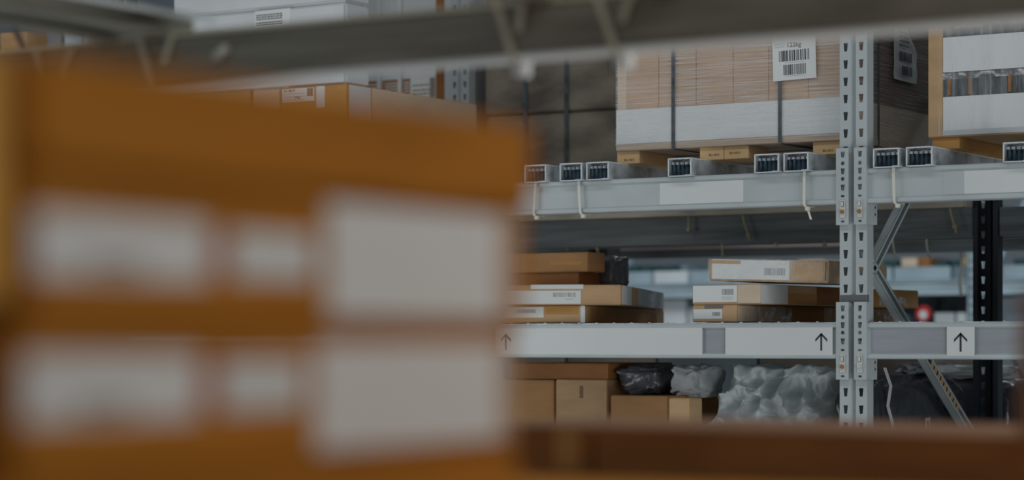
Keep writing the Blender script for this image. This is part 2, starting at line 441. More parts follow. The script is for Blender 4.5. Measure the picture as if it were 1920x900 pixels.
# ---------------------------------------------------------------- beams with hooked connectors
def beam_profile(h, d=0.05):
    """(y,z) outline of a stepped box beam, outer face at y=0, bottom z=0"""
    return [(0.004, h), (0.0, h - 0.004), (0.0, h - 0.012), (0.007, h - 0.017), (0.007, 0.017), (0.0, 0.013), (-0.002, 0.009), (-0.002, 0.003), (0.002, 0.0),
            (d, 0.0), (d, h)]
def connector(parent, xa, xb, zt, zb, side, sgn, bolt=True):
    """hooked end plate on the post face: real punched holes, a lock clip with its bolt and a side flange"""
    mb = MB(); th = 0.0025; y = -0.0048; c = (xa + xb) / 2; hs = [0.045, 0.095, 0.145]
    segs = []
    # cells from top: slot, hole, slot, hole, slot, plain
    rows = [(zt, zt - 0.005, None), (zt - 0.005, zt - 0.032, 'slot'), (zt - 0.032, zt - 0.056, 'hole'), (zt - 0.056, zt - 0.078, 'slot'), (zt - 0.078, zt - 0.100, 'hole'),
            (zt - 0.100, zt - 0.128, 'slot'), (zt - 0.128, zt - 0.150, 'slot2'), (zt - 0.150, zb + 0.020, None), (zb + 0.020, zb, 'slot2')]
    for a, b, kd in rows:
        if kd is None: mb.box(xa, xb, y, y + th, b, a); continue
        m_ = (a + b) / 2; n = 12 if kd == 'hole' else 4
        if kd == 'slot': inner = [(c - .0042, m_ - .0085), (c + .0042, m_ - .0085), (c + .0066, m_ + .0085), (c - .0066, m_ + .0085)]
        elif kd == 'slot2': inner = [(c - .0055, m_ - .003), (c + .0055, m_ - .003), (c + .0055, m_ + .003), (c - .0055, m_ + .003)]
        else:
            inner = [(c + .0058 * math.cos(R(225 + 30 * k)), m_ + .0058 * math.sin(R(225 + 30 * k))) for k in range(12)]
        if n == 4: outer = [(xa, b), (xb, b), (xb, a), (xa, a)]
        else:
            outer = []
            cs = [(xa, b), (xb, b), (xb, a), (xa, a)]
            for q in range(4):
                p, r = cs[q], cs[(q + 1) % 4]
                for k in range(3): outer.append((p[0] + (r[0] - p[0]) * k / 3, p[1] + (r[1] - p[1]) * k / 3))
        i = len(mb.v)
        for yy in (y, y + th): mb.v += [(p, yy, q) for p, q in outer] + [(p, yy, q) for p, q in inner]
        for q in range(n):
            r = (q + 1) % n
            mb.f += [(i + q, i + r, i + n + r, i + n + q), (i + 2 * n + q, i + 3 * n + q, i + 3 * n + r, i + 2 * n + r), (i + n + q, i + n + r, i + 3 * n + r, i + 3 * n + q)]
    fx = xb if sgn > 0 else xa          # flange towards the beam
    mb.box(min(fx, fx + sgn * .0025), max(fx, fx + sgn * .0025), y, 0.046, zb, zt)
    if sgn > 0:
        mb.box(fx, fx + 0.014, 0.044, 0.0465, zb, zt - 0.07)
    o = mb.build('beam_connector', 'steel', parent, bevel=0)
    # hook tongues seen inside the slots
    hk = MB()
    for z in (zt - .0195, zt - .068, zt - .115): hk.box(c - .0032, c + .0032, y + .0006, y + .0030, z - .006, z + .003)
    hk.build('hook', 'galv_rib', o)
    if sgn > 0:
        sl = MB()
        for z in (zb + .070, zb + .050, zb + .030): sl.prism([(fx + .0075, z - .004), (fx + .0105, z - .003), (fx + .0105, z + .003), (fx + .0075, z + .004)], 'y', 0.0438, 0.0441)
        sl.build('slot_mark', 'ink', o)
    cl = MB(); cl.box(c - .0085, c + .0085, y - .003, y, zb + .020, zb + .072)
    cl.box(c - .0050, c + .0050, y - .005, y - .003, zb + .052, zb + .068)
    clip = cl.build('lock_clip', 'clip', parent, bevel=0.001)
    b_ = MB(); b_.tube((c, y - .003, zb + .038), (c, y - .008, zb + .038), .0062, 12); b_.tube((c - .001, y - .008, zb + .038), (c - .001, y - .010, zb + .038), .0035, 8)
    b_.build('bolt', 'bolt' if bolt else 'clip', clip)
    return o
def beam(name, label, s0, s1, t, z0, z1, m='steel', flip=False, conn=None, depth=0.05, wall=None, cat='shelf beam', bolt=True, con_y=None):
    """t = outer face; flip = outer face looks to +y"""
    b = thing(name, label, cat, ((s0 + s1) / 2, t, z0), 0)
    L = (s1 - s0) / 2; pr = beam_profile(z1 - z0, depth)
    if flip: pr = [(-p, q) for p, q in reversed(pr)]
    mb = MB(); mb.prism(pr, 'x', -L, L); mb.build('beam_body', m, b)
    if conn:
        h = z1 - z0
        if conn == 'right': connector(b, L - 0.0 + 0.001, L + 0.038, h + 0.061, -0.060, None, -1, bolt)
        if conn == 'left': connector(b, -L - 0.036, -L, h + 0.061, -0.060, None, 1, bolt)
    return b
# left-hand beams end against the left column, right-hand beams on the right side of the post
bl_u = beam('shelf_beam', 'grey upper shelf beam left of the upright, with one white sticker', -2.758, -0.0465, -0.010, UP0, UP1, conn='right')
br_u = beam('shelf_beam', 'grey upper shelf beam right of the upright, under the striped white load', 0.0445, 2.758, -0.010, UP0, UP1, conn='left')
bl_d = beam('shelf_beam', 'lower shelf beam left of the upright, covered with long white stickers', -2.758, -0.0465, -0.010, DN0, DN1, conn='right')
br_d = beam('shelf_beam', 'lower shelf beam right of the upright, with one square arrow sticker', 0.0445, 2.758, -0.010, DN0, DN1, conn='left', bolt=False)
def stick(b, px0, px1, m='sticker', name='sticker', z0=0.018, z1=0.083, t=-0.004):
    cx = b.location.x; a0, a1 = S(px0, t) - cx, S(px1, t) - cx
    return fsheet(b, name, m, 'front', 0.0068, a0, a1, z0, z1), a0, a1
stick(bl_u, 1237, 1394)
stick(br_u, 1768, 1808, 'sticker_grey'); stick(br_u, 1808, 2140, 'sticker')
for bb_, p0, p1 in ((bl_d, 1321, 1361), (br_d, 1634, 1776), (br_d, 1830, 2200)):
    h_, _, _ = stick(bb_, p0, p1, 'face_grey', 'grey_face_sheet', z0=0.018, z1=0.086)  # darker grey sheet over the recessed beam face
for a, b_, ax in ((930, 1319, 948), (1362, 1563, 1540)):
    st, a0, a1 = stick(bl_d, a, b_, z0=0.008, z1=0.092)
    st.location.y = -0.0072
    arrow(st, 0.0068 - .0010, S(ax, -0.011) - bl_d.location.x, 0.050, 0.052)
st, a0, a1 = stick(br_d, 1777, 1829, z0=0.004, z1=0.092); st.location.y = -0.0072
arrow(st, 0.0058, (a0 + a1) / 2, 0.049, 0.054)
stick(bl_d, 600, 925, z0=0.008, z1=0.092)[0].location.y = -0.0072

# rear beams of the front rack and the beams of the rear rack
for s0, s1, side in ((-2.758, -0.046, 'under the wide wrapped load'), (0.046, 2.758, 'under the striped load')):
    beam('shelf_beam', f'dark upper rear beam of the front rack, {side}', s0, s1, 1.13, 0.345, 0.440, 'shaded_beam', True)
    beam('shelf_beam', f'dark lower rear beam of the front rack, {side}', s0, s1, 1.13, DN0, DN1, 'shaded_beam', True)
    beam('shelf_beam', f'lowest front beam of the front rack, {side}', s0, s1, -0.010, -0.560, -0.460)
    beam('shelf_beam', f'lowest rear beam of the front rack, {side}', s0, s1, 1.13, -0.560, -0.460, 'shaded_beam', True)
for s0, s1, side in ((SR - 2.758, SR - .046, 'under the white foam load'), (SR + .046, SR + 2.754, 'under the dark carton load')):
    beam('shelf_beam', f'dark upper beam of the rear rack, {side}', s0, s1, FB - 0.010, 0.350, 0.452, 'shaded_beam')
    beam('shelf_beam', f'upper beam on the far side of the rear rack, {side}', s0, s1, FB + 1.13, 0.352, 0.460, 'shaded_beam', True)
    beam('shelf_beam', f'lower beam of the rear rack, {side}', s0, s1, FB - 0.010, -0.56, -0.46, 'shaded_beam')
    beam('shelf_beam', f'lower beam on the far side of the rear rack, {side}', s0, s1, FB + 1.13, -0.56, -0.46, 'shaded_beam', True)
# a pink-white edge strip hangs on the far beam
eb = MB().box(S(1165, FB + 1.06), S(1600, FB + 1.06), FB + 1.052, FB + 1.056, H + 0.385, H + 0.397).build('edge_strip', 'pink_strip')
tag(eb, 'thin pale pink edge strip along the dark beam at the back, above the bright gap', 'edge strip')

# deck panels at the lower levels
def deck(label, s0, s1, t0, t1, z, m='galv', dimple=True):
    d = thing('shelf_deck', label, 'shelf panel', ((s0 + s1) / 2, (t0 + t1) / 2, z), 0)
    L, W_ = (s1 - s0) / 2, (t1 - t0) / 2
    mb = MB(); mb.box(-L, L, -W_, W_, 0, 0.0025); mb.build('panel', m, d)
    if dimple:
        mb = MB(); k = -L + 0.03
        while k < L: mb.tube((k, -W_ + .012, 0.0025), (k, -W_ + .012, 0.0050), 0.006, 8, 0.003); k += 0.062
        mb.build('rivet_pattern', 'steel_edge', d)
    return d
deck('grey metal deck on the lower shelf left of the upright, under the flat cartons', -2.75, -0.05, -0.006, 1.12, DN1)
deck('grey metal deck on the lower shelf right of the upright', 0.05, 2.75, -0.006, 1.12, DN1)
deck('metal deck on the lowest shelf left of the upright, under the crumpled film', -2.75, -0.05, -0.006, 1.12, -0.460)
deck('metal deck on the lowest shelf right of the upright, under the black sacks', 0.05, 2.75, -0.006, 1.12, -0.460)
deck('dark metal deck of the rear rack, behind the flat cartons', SR + .05, SR + 2.75, FB, FB + 1.12, -0.460, 'shaded_steel', False)

# ---------------------------------------------------------------- pallet support bars on the upper level
def support_bar(label, s, group='galvanised pallet support bars on the upper beam', y0=-0.022, L=1.14, z=UP1, w_=0.078, h=0.054, m='galv', t=0.0):
    b = thing('pallet_support_bar', label, 'support bar', (s, t, z), 0, group)
    th = 0.0022; hw = w_ / 2
    mb = MB()
    mb.box(-hw, -hw + th, y0, L, 0, h); mb.box(hw - th, hw, y0, L, 0, h)
    mb.box(-hw, hw, y0, L, 0.0, th)
    # top sheet with punched windows near the front (real holes)
    y = y0; top0, top1 = h - th, h
    mb.box(-hw, hw, y, y + 0.006, top0, top1); y += 0.006
    while y < 0.42:
        mb.box(-hw, hw, y + 0.020, y + 0.030, top0, top1)
        for k in range(5):
            xa = -hw + k * (w_ / 4) - 0.004; mb.box(max(-hw, xa), min(hw, xa + 0.008), y, y + 0.020, top0, top1)
        y += 0.030
    mb.box(-hw, hw, y, L, top0, top1)
    mb.build('channel', m, b)
    # rolled rim round the open end
    rm = MB(); e = 0.0030
    rm.box(-hw - .0008, -hw + e, y0 - .0015, y0 + .002, -.0004, h + .0006); rm.box(hw - e, hw + .0008, y0 - .0015, y0 + .002, -.0004, h + .0006)
    rm.box(-hw, hw, y0 - .0015, y0 + .002, h - e, h + .0006); rm.box(-hw, hw, y0 - .0015, y0 + .002, -.0004, e * .6)
    rm.box(hw - .003, hw + .0006, y0, L, h - .003, h + .0006); rm.box(-hw - .0006, -hw + .003, y0, L, h - .003, h + .0006)  # long bright strips stand in for the highlight along the top edges
    rm.build('rim', 'steel_edge', b)
    # corrugated inner web running down the length on both sides and bottom
    rb = MB(); y = y0 + 0.018
    pts = []
    for k in range(21):
        pts.append((-hw + 0.004 + k * (w_ - 0.008) / 20, y + (0.008, 0.002, -0.006, 0.002)[k % 4], h * 0.34))
    rb.ribbon(pts, (0, 0, 1), h * 0.62, 0.0012)
    rb.build('corrugation', 'galv_rib', b)
    kb = MB(); y = y0 + 0.016
    for k in range(5):
        x = -hw + 0.008 + k * (w_ - 0.016) / 4
        kb.tube((x, y, h * 0.66), (x, y, h * 0.80), 0.0060, 8)
    kb.build('knob_pattern', 'galv', b)
    cp = MB(); cp.box(-hw + .006, hw + 0.005, y0 - .010, y0 + .012, -0.0012, 0.0012); cp.box(hw - 0.016, hw + 0.005, y0 - .014, y0 - .004, 0.0008, 0.0026)
    cp.box(hw - .002, hw + 0.005, y0, 0.20, 0.0, 0.002)
    cp.build('fixing_clip', 'steel_edge', b)
    return b
proto = None
bars = [(1004, 'leftmost support bar on the upper beam, half hidden by the blurred cartons'), (1071, 'support bar with the knotted cable tie under it, on the upper beam'), (1121, 'support bar on the upper beam just before the first tan pallet foot'),
        (1275, 'single support bar on the beam, above the long white sticker'), (1438, 'left bar of the pair just left of the upright'), (1493, 'right bar of the pair just left of the upright'),
        (1662, 'left bar of the pair just right of the upright'), (1724, 'right bar of the pair just right of the upright'), (1907, 'support bar at the right edge of the photo')]
for px, lb in bars:
    s = S(px, -0.02)
    if proto is None: proto = support_bar(lb, s)
    else: clone(proto, lb, (s, 0, UP1))
for s, lb in ((-1.56, 'support bar behind the blurred cartons, under the labelled tan carton'), (-1.70, 'support bar behind the blurred cartons, under the middle of the labelled cartons'), (-1.95, 'support bar behind the blurred cartons, under the pale film covered carton'), (-2.20, 'support bar behind the blurred cartons, under the hidden beige carton')):
    clone(proto, lb, (s, 0, UP1))

# ---------------------------------------------------------------- the big wrapped load on the upper shelf
ZT = UP1 + 0.054 + 0.0006
# cardboard pallet feet
def foot(load, s0, s1, t0, t1, z1, num=True, m='card_foot', seam=None):
    """cardboard foot strapped under a load: a part of that load"""
    hx, hy, hz = (s1 - s0) / 2, (t1 - t0) / 2, z1 - ZT
    t = soft_box('pallet_foot', m, load, 2 * hx, 2 * hy, hz, 0, bev=0.0015)
    t.location = ((s0 + s1) / 2 - load.location.x, (t0 + t1) / 2 - load.location.y, ZT + H - load.location.z)
    if num:
        if seam:
            text(t, 'front', -hy, -hx * 0.62, hz * .30, 0.010, 'EU-1013'); text(t, 'front', -hy, hx * 0.22, hz * .38, 0.010, 'EU-1013')
            MB().box(-.0006, .0006, -hy - .0008, -hy, 0, hz).build('seam', 'ink_brown', t)
        else: text(t, 'front', -hy, -hx * 0.35, hz * .22, 0.010, 'EU-1013')
    return t
ZB = 0.592
A0, A1 = S(1161, 0.10), -0.070
LA = thing('wrapped_pallet_load', 'wide brown and white carton load in stretch film with a 122kg label', 'pallet load', ((A0 + A1) / 2, 0.46, ZB))
hx, hy = (A1 - A0) / 2, 0.37
foot(LA, S(1157, .10), S(1199, .10), 0.10, 0.62, ZB)
foot(LA, S(1312, .10), S(1404, .10), 0.10, 0.24, ZB, seam=True)
foot(LA, S(1524, .10), -0.076, 0.10, 0.62, ZB)
foot(LA, S(1312, .10), S(1404, .10), 0.60, 0.74, ZB, num=False)
HT = 0.62
soft_box('bottom_board', 'board', LA, 2 * hx + 0.010, 2 * hy + 0.006, 0.022, 0, bev=0.002)
o = soft_box('carton_block', 'card_wrap', LA, 2 * hx - 0.004, 2 * hy, HT, 0, bev=0.002); o.location.z = 0.022
# individual cartons show as vertical seams
mb = MB()
for a in (-0.62, -0.28, 0.05, 0.36, 0.70): mb.box(hx * a, hx * a + .0012, -hy - .0009, -hy, 0.12, HT)
for a in (-0.4, 0.2): mb.box(hx - .002, hx - .0012 + .0006, hy * a, hy * a + .002, 0.12, HT)
mb.build('carton_seam', 'card_brown', LA)
mb = MB(); mb.box(-hx - .0025, hx - .0004, -hy - .0035, hy + .0035, 0.022, 0.128)
mb.build('white_band', 'white_card', LA)
MB().box(hx - .0004, hx + .0012, -hy - .0030, hy + .0030, 0.022, 0.128).build('grey_side_band', 'card_pale', LA)
fsheet(LA, 'pale_corner_strip', 'card_pale', 'front', -hy, -hx, -hx + 0.032, 0.128, HT)
MB().box(-hx - .004, hx + .0035, -hy - .005, hy + .005, 0.015, HT + .022).build('stretch_film', 'film_h', LA)
fsheet(LA, 'brown_side_sheet', 'shaded_side', 'side', hx - .0004, -hy, hy, 0.128, HT)  # darker brown carries the shade of the load's right side
for px in (1264, 1464):
    x = S(px, 0.09) - LA.location.x; mb = MB()
    mb.ribbon([(x, -hy - .0068, HT), (x, -hy - .0068, 0.015), (x, -hy - .0058, -0.002), (x, hy, -0.003)], (1, 0, 0), 0.011, 0.0016)
    mb.build('strap', 'strap', LA)
x = hx + .0048
MB().ribbon([(x, -0.12, HT), (x, -0.12, 0.0), (x - .005, -0.12, -0.002), (-hx, -0.12, -0.003)], (0, 1, 0), 0.011, 0.0016).build('strap', 'strap', LA)
# the 122kg sheet
a0, a1 = S(1452, .09) - LA.location.x, S(1533, .09) - LA.location.x
lt, lb_ = 0.875 - ZB, 0.766 - ZB; lt += 0.022 * 0; y_ = -hy - .0080
lt = Zp(70, S(1490, .09), .09) - ZB; lb_ = Zp(151, S(1490, .09), .09) - ZB
lw, lh = a1 - a0, lt - lb_
lab = MB(); lab.box(0, lw, y_ - .0008, y_, 0, lh); lab = lab.build('weight_label', 'paper', LA); lab.location = (a0, 0, lb_); lab.rotation_euler = (0, R(-1.4), 0)
text(lab, 'front', y_ - .0008, lw * .33, lh * .762, lh * .155, '122kg')
barcode(lab, 'front', y_ - .0008, lw * .15, lw * .86, lh * .44, lh * .69, 3)
barcode(lab, 'front', y_ - .0008, lw * .25, lw * .78, lh * .12, lh * .36, 5)
lines(lab, 'front', y_ - .0008, lw * .05, lw * .28, [lh * .84, lh * .78], lh * .012, 2)
lines(lab, 'front', y_ - .0008, lw * .28, lw * .74, [lh * .40, lh * .09], lh * .010, 4)
# crumpled label on the dark side
s_ = A1 + 0.006
ty0, ty1 = T(1674, s_) - 0.46, T(1716, s_) - 0.46
zt_, zb_ = Zp(50, s_, T(1695, s_)) - ZB, Zp(153, s_, T(1695, s_)) - ZB
vs, fs = [], []
n, m_ = 10, 24
for j in range(m_ + 1):
    for i in range(n + 1):
        yy = ty0 + (ty1 - ty0) * i / n; zz = zb_ + (zt_ - zb_) * j / m_
        cut = 0.030 * max(0, (j / m_ - 0.55)) * (i / n) ** 2 * 3
        vs.append((hx + .007 + 0.004 * noise.noise(Vector((yy * 22, zz * 25, 3))) + 0.004, yy - cut * 2, zz))
for j in range(m_):
    for i in range(n): a = j * (n + 1) + i; fs.append((a, a + 1, a + n + 2, a + n + 1))
me = bpy.data.meshes.new('side_label'); me.from_pydata(vs, [], fs); me.materials.append(M['paper'])
sl = bpy.data.objects.new('side_label', me); col.objects.link(sl); sl.parent = LA
sm = sl.modifiers.new('t', 'SOLIDIFY'); sm.thickness = 0.0008
for z0, z1, sd in ((.24, .40, 8), (.10, .26, 9)):
    pass
barcode(sl, 'side', hx + .0155, ty0 + .03, ty0 + (ty1 - ty0) * .72, zb_ + (zt_ - zb_) * .35, zb_ + (zt_ - zb_) * .52, 8)
barcode(sl, 'side', hx + .0155, ty0 + .05, ty0 + (ty1 - ty0) * .72, zb_ + (zt_ - zb_) * .10, zb_ + (zt_ - zb_) * .27, 9)
lines(sl, 'side', hx + .0155, ty0 + .03, ty0 + (ty1 - ty0) * .6, [zb_ + (zt_ - zb_) * k for k in (.62, .70, .78, .86)], .004, 6, 'ink')

# ---------------------------------------------------------------- striped load at the right edge
B0, B1 = S(1741, 0.10), S(1741, 0.10) + 0.95
LB = thing('wrapped_pallet_load', 'film wrapped load with white bands and tan corner strip, at the right edge', 'pallet load', ((B0 + B1) / 2, 0.50, 0.587))
hx, hy = (B1 - B0) / 2, 0.40
o = soft_box('bottom_board', 'card', LB, 2 * hx, 2 * hy, 0.006, 0, bev=0.001)
o = soft_box('goods_block', 'goods_dark', LB, 2 * hx - .008, 2 * hy - .008, 0.56, 0, bev=0.004); o.location.z = 0.006
cw = S(1768, .1) - B0
mb = MB(); mb.box(-hx, -hx + cw, -hy - .002, -hy + .02, 0.002, 0.56); mb.box(-hx, -hx + .003, -hy, -hy + .06, 0.002, 0.56); mb.build('corner_strip', 'card', LB, bevel=.0008)
mb = MB(); mb.box(-hx + cw + .001, hx, -hy - .0015, hy, 0.019, 0.115); mb.box(-hx + cw + .001, hx, -hy - .0015, hy, 0.186, 0.286); mb.box(-hx + cw + .001, hx, -hy - .0015, hy, 0.40, 0.50)
mb.build('white_band', 'white_card', LB)
mb = MB()
for px in (1780, 1818, 1893, 1960):
    x = S(px, .1) - LB.location.x; mb.box(x - .004, x + .004, -hy - .001, -hy + .004, 0.12, 0.17)
mb.build('wooden_slat', 'card_brown', LB)
for z in (0.165, 0.310):
    mb = MB(); mb.box(-hx + cw, hx, -hy - .0030, -hy - .001, z, z + .018); mb.build('film_fold', 'film_crumple', LB)
MB().box(S(1838, .1) - LB.location.x, S(1862, .1) - LB.location.x, -hy - .0052, -hy - .0047, 0.004, 0.57).build('film_highlight', 'film_v', LB)  # extra film strip stands in for a vertical highlight on the wrap
MB().box(-hx + cw * .7, hx + .004, -hy - .0045, hy + .004, 0.004, 0.57).build('stretch_film', 'film_v', LB)
mb = MB(); mb.box(-hx + cw, hx, -hy - .0024, -hy - .0016, 0.004, 0.019); mb.build('grey_edge_strip', 'sticker_grey', LB)
foot(LB, S(1745, .10), S(1797, .10), 0.11, 0.60, 0.587, num=False, m='card_orange')
foot(LB, B1 - 0.12, B1 - 0.02, 0.10, 0.60, 0.587, num=False)
foot(LB, B0 + 0.46, B0 + 0.56, 0.22, 0.60, 0.587, num=False)

# ---------------------------------------------------------------- loads left of the gap, upper shelf
tC = 0.10
C0, C1 = S(527, tC), S(651, tC)
zc = 0.866
LC, hx, hy, hz = carton('tan carton with white printed labels and pale side, upper shelf above the blurred cartons', C0, C1, tC, tC + 0.80, ZT, zc, 'card_orange')
cx, cy = LC.location.x, LC.location.y
def cpx(px): return S(px, tC) - cx
lbp = fsheet(LC, 'printed_label', 'paper', 'front', -hy, cpx(529), cpx(589), 0.815 - ZT, 0.862 - ZT)
text(lbp, 'front', -hy - .0008, cpx(532), 0.8505 - ZT, 0.011, '201.785.79', 'ink_brown'); text(lbp, 'front', -hy - .0008, cpx(552), 0.826 - ZT, 0.013, '33kg', 'ink_brown')
lines(lbp, 'front', -hy - .0008, cpx(532), cpx(570), [z - ZT for z in (.820, .832, .843)], .0018, 3)
barcode(lbp, 'front', -hy - .0008, cpx(576), cpx(587), .832 - ZT, .860 - ZT, 2, 'ink_brown')
fsheet(LC, 'pale_label', 'white_card', 'front', -hy, cpx(593), cpx(609), 0.79 - ZT, zc - .002 - ZT)
for px in (653, 696): pass
k0 = T(696, C1) - cy
fsheet(LC, 'pale_side_sheet', 'foam', 'side', hx, -hy + .01, k0 - .004, 0.0, zc - ZT - .002)
fsheet(LC, 'beige_side_sheet', 'card_pale', 'side', hx, k0 + .004, hy - .002, 0.0, zc - ZT - .002)
LC2, hx, hy, hz = carton('pale film covered carton partly behind the blurred stack, left of the printed labels', S(470, tC), C0 - .012, tC + 0.01, tC + 0.8, ZT, 0.866, 'card_pale')
carton('beige carton hidden behind the blurred stack, under the white foam load', S(322, tC), S(466, tC), tC + .01, tC + .8, ZT, .866, 'card')

# white film wrapped load on the rear rack: white posts with barred cartons between them
tD = FB + 0.10
zr = 0.4605 + 0.054
D0, D1 = S(655, tD), SR - .055
LD = thing('wrapped_pallet_load', 'white wrapped load with brown barred openings, behind the pale carton top', 'pallet load', ((D0 + D1) / 2, tD + 0.45, zr))
hx, hy = (D1 - D0) / 2, 0.45
o = soft_box('goods_block', 'foam', LD, 2 * hx, 2 * hy, 0.90, 0, bev=0.003)
cx = LD.location.x
def dpx(px): return S(px, tD) - cx
zA = Zp(160, S(740, tD), tD) - zr
for a, b_ in ((683, 709), (718, 748), (756, 769)):
    g_ = MB(); g_.box(dpx(a), dpx(b_), -hy - .003, -hy + .002, zA - .06, zA + .022); ow = g_.build('barred_opening', 'card_brown', LD)
    bb = MB()
    for k in range(6): bb.box(dpx(a) + (dpx(b_) - dpx(a)) * .15, dpx(b_), -hy - .005, -hy - .003, zA - .055 + k * .012, zA - .050 + k * .012)
    bb.build('grid_bar', 'foam', ow)
for px in (673, 713, 752): MB().box(dpx(px) - .008, dpx(px) + .008, -hy - .012, -hy, 0.0, 0.9).build('white_post', 'white_card', LD)
MB().box(dpx(819), dpx(833), -hy - .006, -hy + .01, 0, .9).build('brown_corner_strip', 'card_brown', LD)
ll = fsheet(LD, 'printed_label', 'paper', 'front', -hy, dpx(771), dpx(817), zA - .12, zA + .05)
barcode(ll, 'front', -hy - .0008, dpx(806), dpx(816), zA - .06, zA + .02, 4, 'ink_brown'); lines(ll, 'front', -hy - .0008, dpx(774), dpx(806), [zA - .03, zA - .045, zA - .01], .006, 9, 'ink_brown')
# rear rack support bars (short rows under the loads) : full-length channel bars
rb0 = None
for s, lb in ((D0 + .05, 'rear rack bar under the left end of the white load'), (D1 - .08, 'rear rack bar under the right end of the white load'), (S(925, tD), 'rear rack bar under the left of the dark load'), (S(1180, tD), 'rear rack bar under the right of the dark load'),
              (S(330, tD), 'rear rack bar under the tall white foam block'), (S(560, tD), 'rear rack bar under the right of the white foam block'), (S(1500, tD), 'rear rack bar behind the wrapped load'), (S(1720, tD), 'rear rack bar behind the upright')):
    if rb0 is None:
        rb0 = thing('pallet_support_bar', lb, 'support bar', (s, FB, 0.4605), 0, 'support bars on the rear rack')
        rb0.location.z = H + 0.4605
        mb = MB(); mb.sheet([(-.04, 0), (-.04, .053), (.04, .053), (.04, 0)], 'y', -0.008, 1.12, 0.002); mb.build('channel', 'olive_steel', rb0)
    else: clone(rb0, lb, (s, FB, 0.4605))
# dark load of long cartons on the rear rack
E0, E1 = SR + .052, S(1215, tD)
LE = thing('dark_carton_load', 'dark grey-brown load of stacked cartons with black straps, behind the wide load', 'pallet load', ((E0 + E1) / 2, tD + 0.45, zr))
hx, hy = (E1 - E0) / 2, 0.45
zz = 0.0
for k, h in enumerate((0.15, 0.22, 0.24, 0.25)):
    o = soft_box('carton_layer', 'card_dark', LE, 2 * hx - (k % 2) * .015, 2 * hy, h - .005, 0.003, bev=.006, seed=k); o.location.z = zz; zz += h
for px in (986, 1063):
    x = S(px, tD) - LE.location.x
    MB().ribbon([(x, -hy - .004, zz), (x, -hy - .004, 0.0)], (1, 0, 0), 0.018, 0.003).build('strap', 'strap', LE)

# tall white block standing on the cartons of the front rack, seen over the near beam
W0, W1 = S(324, .12), S(648, .12)
LW = thing('wrapped_pallet_load', 'tall white foam load seen above the near beam, with a small printed label', 'pallet load', ((W0 + W1) / 2, .12 + .07, .8675))
hx = (W1 - W0) / 2
for k in range(2):
    o = soft_box('foam_layer', 'foam', LW, 2 * hx, 0.14, 0.278, 0.004, bev=.008, seed=k); o.location.z = 0.28 * k
xx = lambda p: S(p, .12) - LW.location.x
zz_ = lambda p: Zp(p, S(510, .12), .12) - .8675
pl = fsheet(LW, 'printed_label', 'paper', 'front', -.07 - .0005, xx(478), xx(545), zz_(50), zz_(18))
lines(pl, 'front', -.07 - .0015, xx(481), xx(530), [zz_(47), zz_(43), zz_(36), zz_(32), zz_(28)], .004, 3, 'ink')
fsheet(LW, 'grey_band', 'sticker_grey', 'front', -.07 - .0005, xx(330), xx(420), zz_(62), zz_(50))
W0 = S(318, tD)
BX, hx, hy, hz = carton('brown carton at the top left edge of the frame, left of the white foam load', S(205, tD), W0 - .01, tD, tD + .6, zr, 1.40, 'card_brown')

# small cartons on the front rack, far left, above the near stack
uL = [(84, 112, 'blue_grey', 'narrow dark blue carton at the far left, beside the light blue one'), (116, 152, 'light_blue', 'light blue carton at the far left under the near bars'), (153, 178, 'foam', 'white carton at the far left beside the light blue one')]
tU = 0.12
base, hx, hy, hz = carton('grey wrapped carton at the far left, under the small blue and white cartons', S(-80, tU), S(182, tU), tU, tU + .7, ZT, 1.065, 'sticker_grey')
for a, b_, m_, lb in uL:
    carton(lb, S(a, tU) + .002, S(b_, tU) - .002, tU + .01, tU + .5, 1.066, 1.15, m_)
carton('yellow carton at the far left edge, beside the narrow dark blue carton', S(-4, tU) + .002, S(48, tU) - .002, tU + .01, tU + .4, 1.066, 1.155, 'card')

for a_, b_, m_, lb in ((940, 1060, 'card_dark', 'added carton darkening the back of the lowest gap, behind the brown cartons'), (1064, 1230, 'card_dark', 'added carton darkening the gap at the back, behind the black bag'), (1234, 1420, 'blue_grey', 'added slate carton darkening the gap at the back, behind the white film heap'), (1424, 1640, 'card_dark', 'added carton darkening the gap at the back, behind the rounded black sack'), (1644, 1738, 'card_dark', 'added carton darkening the gap at the back, beside the black bundle')):
    carton(lb, S(a_, FB + .15), S(b_, FB + .15), FB + .15, FB + .75, -.4565, -.050, m_)  # added cartons that darken the gap behind the lowest shelf
# ---------------------------------------------------------------- pale board under the upper shelf
pb = thing('pale_board', 'long pale wooden board lying on the rear beam, under the upper shelf', 'board', ((S(900, 1.0) + S(1812, 1.0)) / 2, 1.09, 0.4404))
hx = (S(1812, 1.0) - S(900, 1.0)) / 2
MB().box(-hx, -0.045 - pb.location.x, -.09, .026, 0.0, 0.045).build('plank', 'pale_wood', pb, bevel=.002)
MB().box(-0.045 - pb.location.x, hx, -.09, -.035, 0.0, 0.045).build('plank_end', 'pale_wood', pb, bevel=.002)

# ---------------------------------------------------------------- flat cartons on the lower shelf
ZL = DN1 + 0.0055
def flat(label, px0, px1, tf, L, z0, z1, m, rz=0.0, ry=0.0, group=None):
    """flat long carton seen end-on; px0..px1 = its end face"""
    s0, s1 = S(px0, tf), S(px1, tf)
    wd = (s1 - s0)
    t = thing('flat_carton', label, 'cardboard box', (s0, tf, z0), rz, group, 0, ry)
    o = soft_box('carton_body', m, t, wd, L, z1 - z0, 0.003, bev=.003, seed=px0 * .01); o.location = (wd / 2, L / 2, 0)
    return t, wd, L, z1 - z0
G = 'flat cartons on the lower shelf'
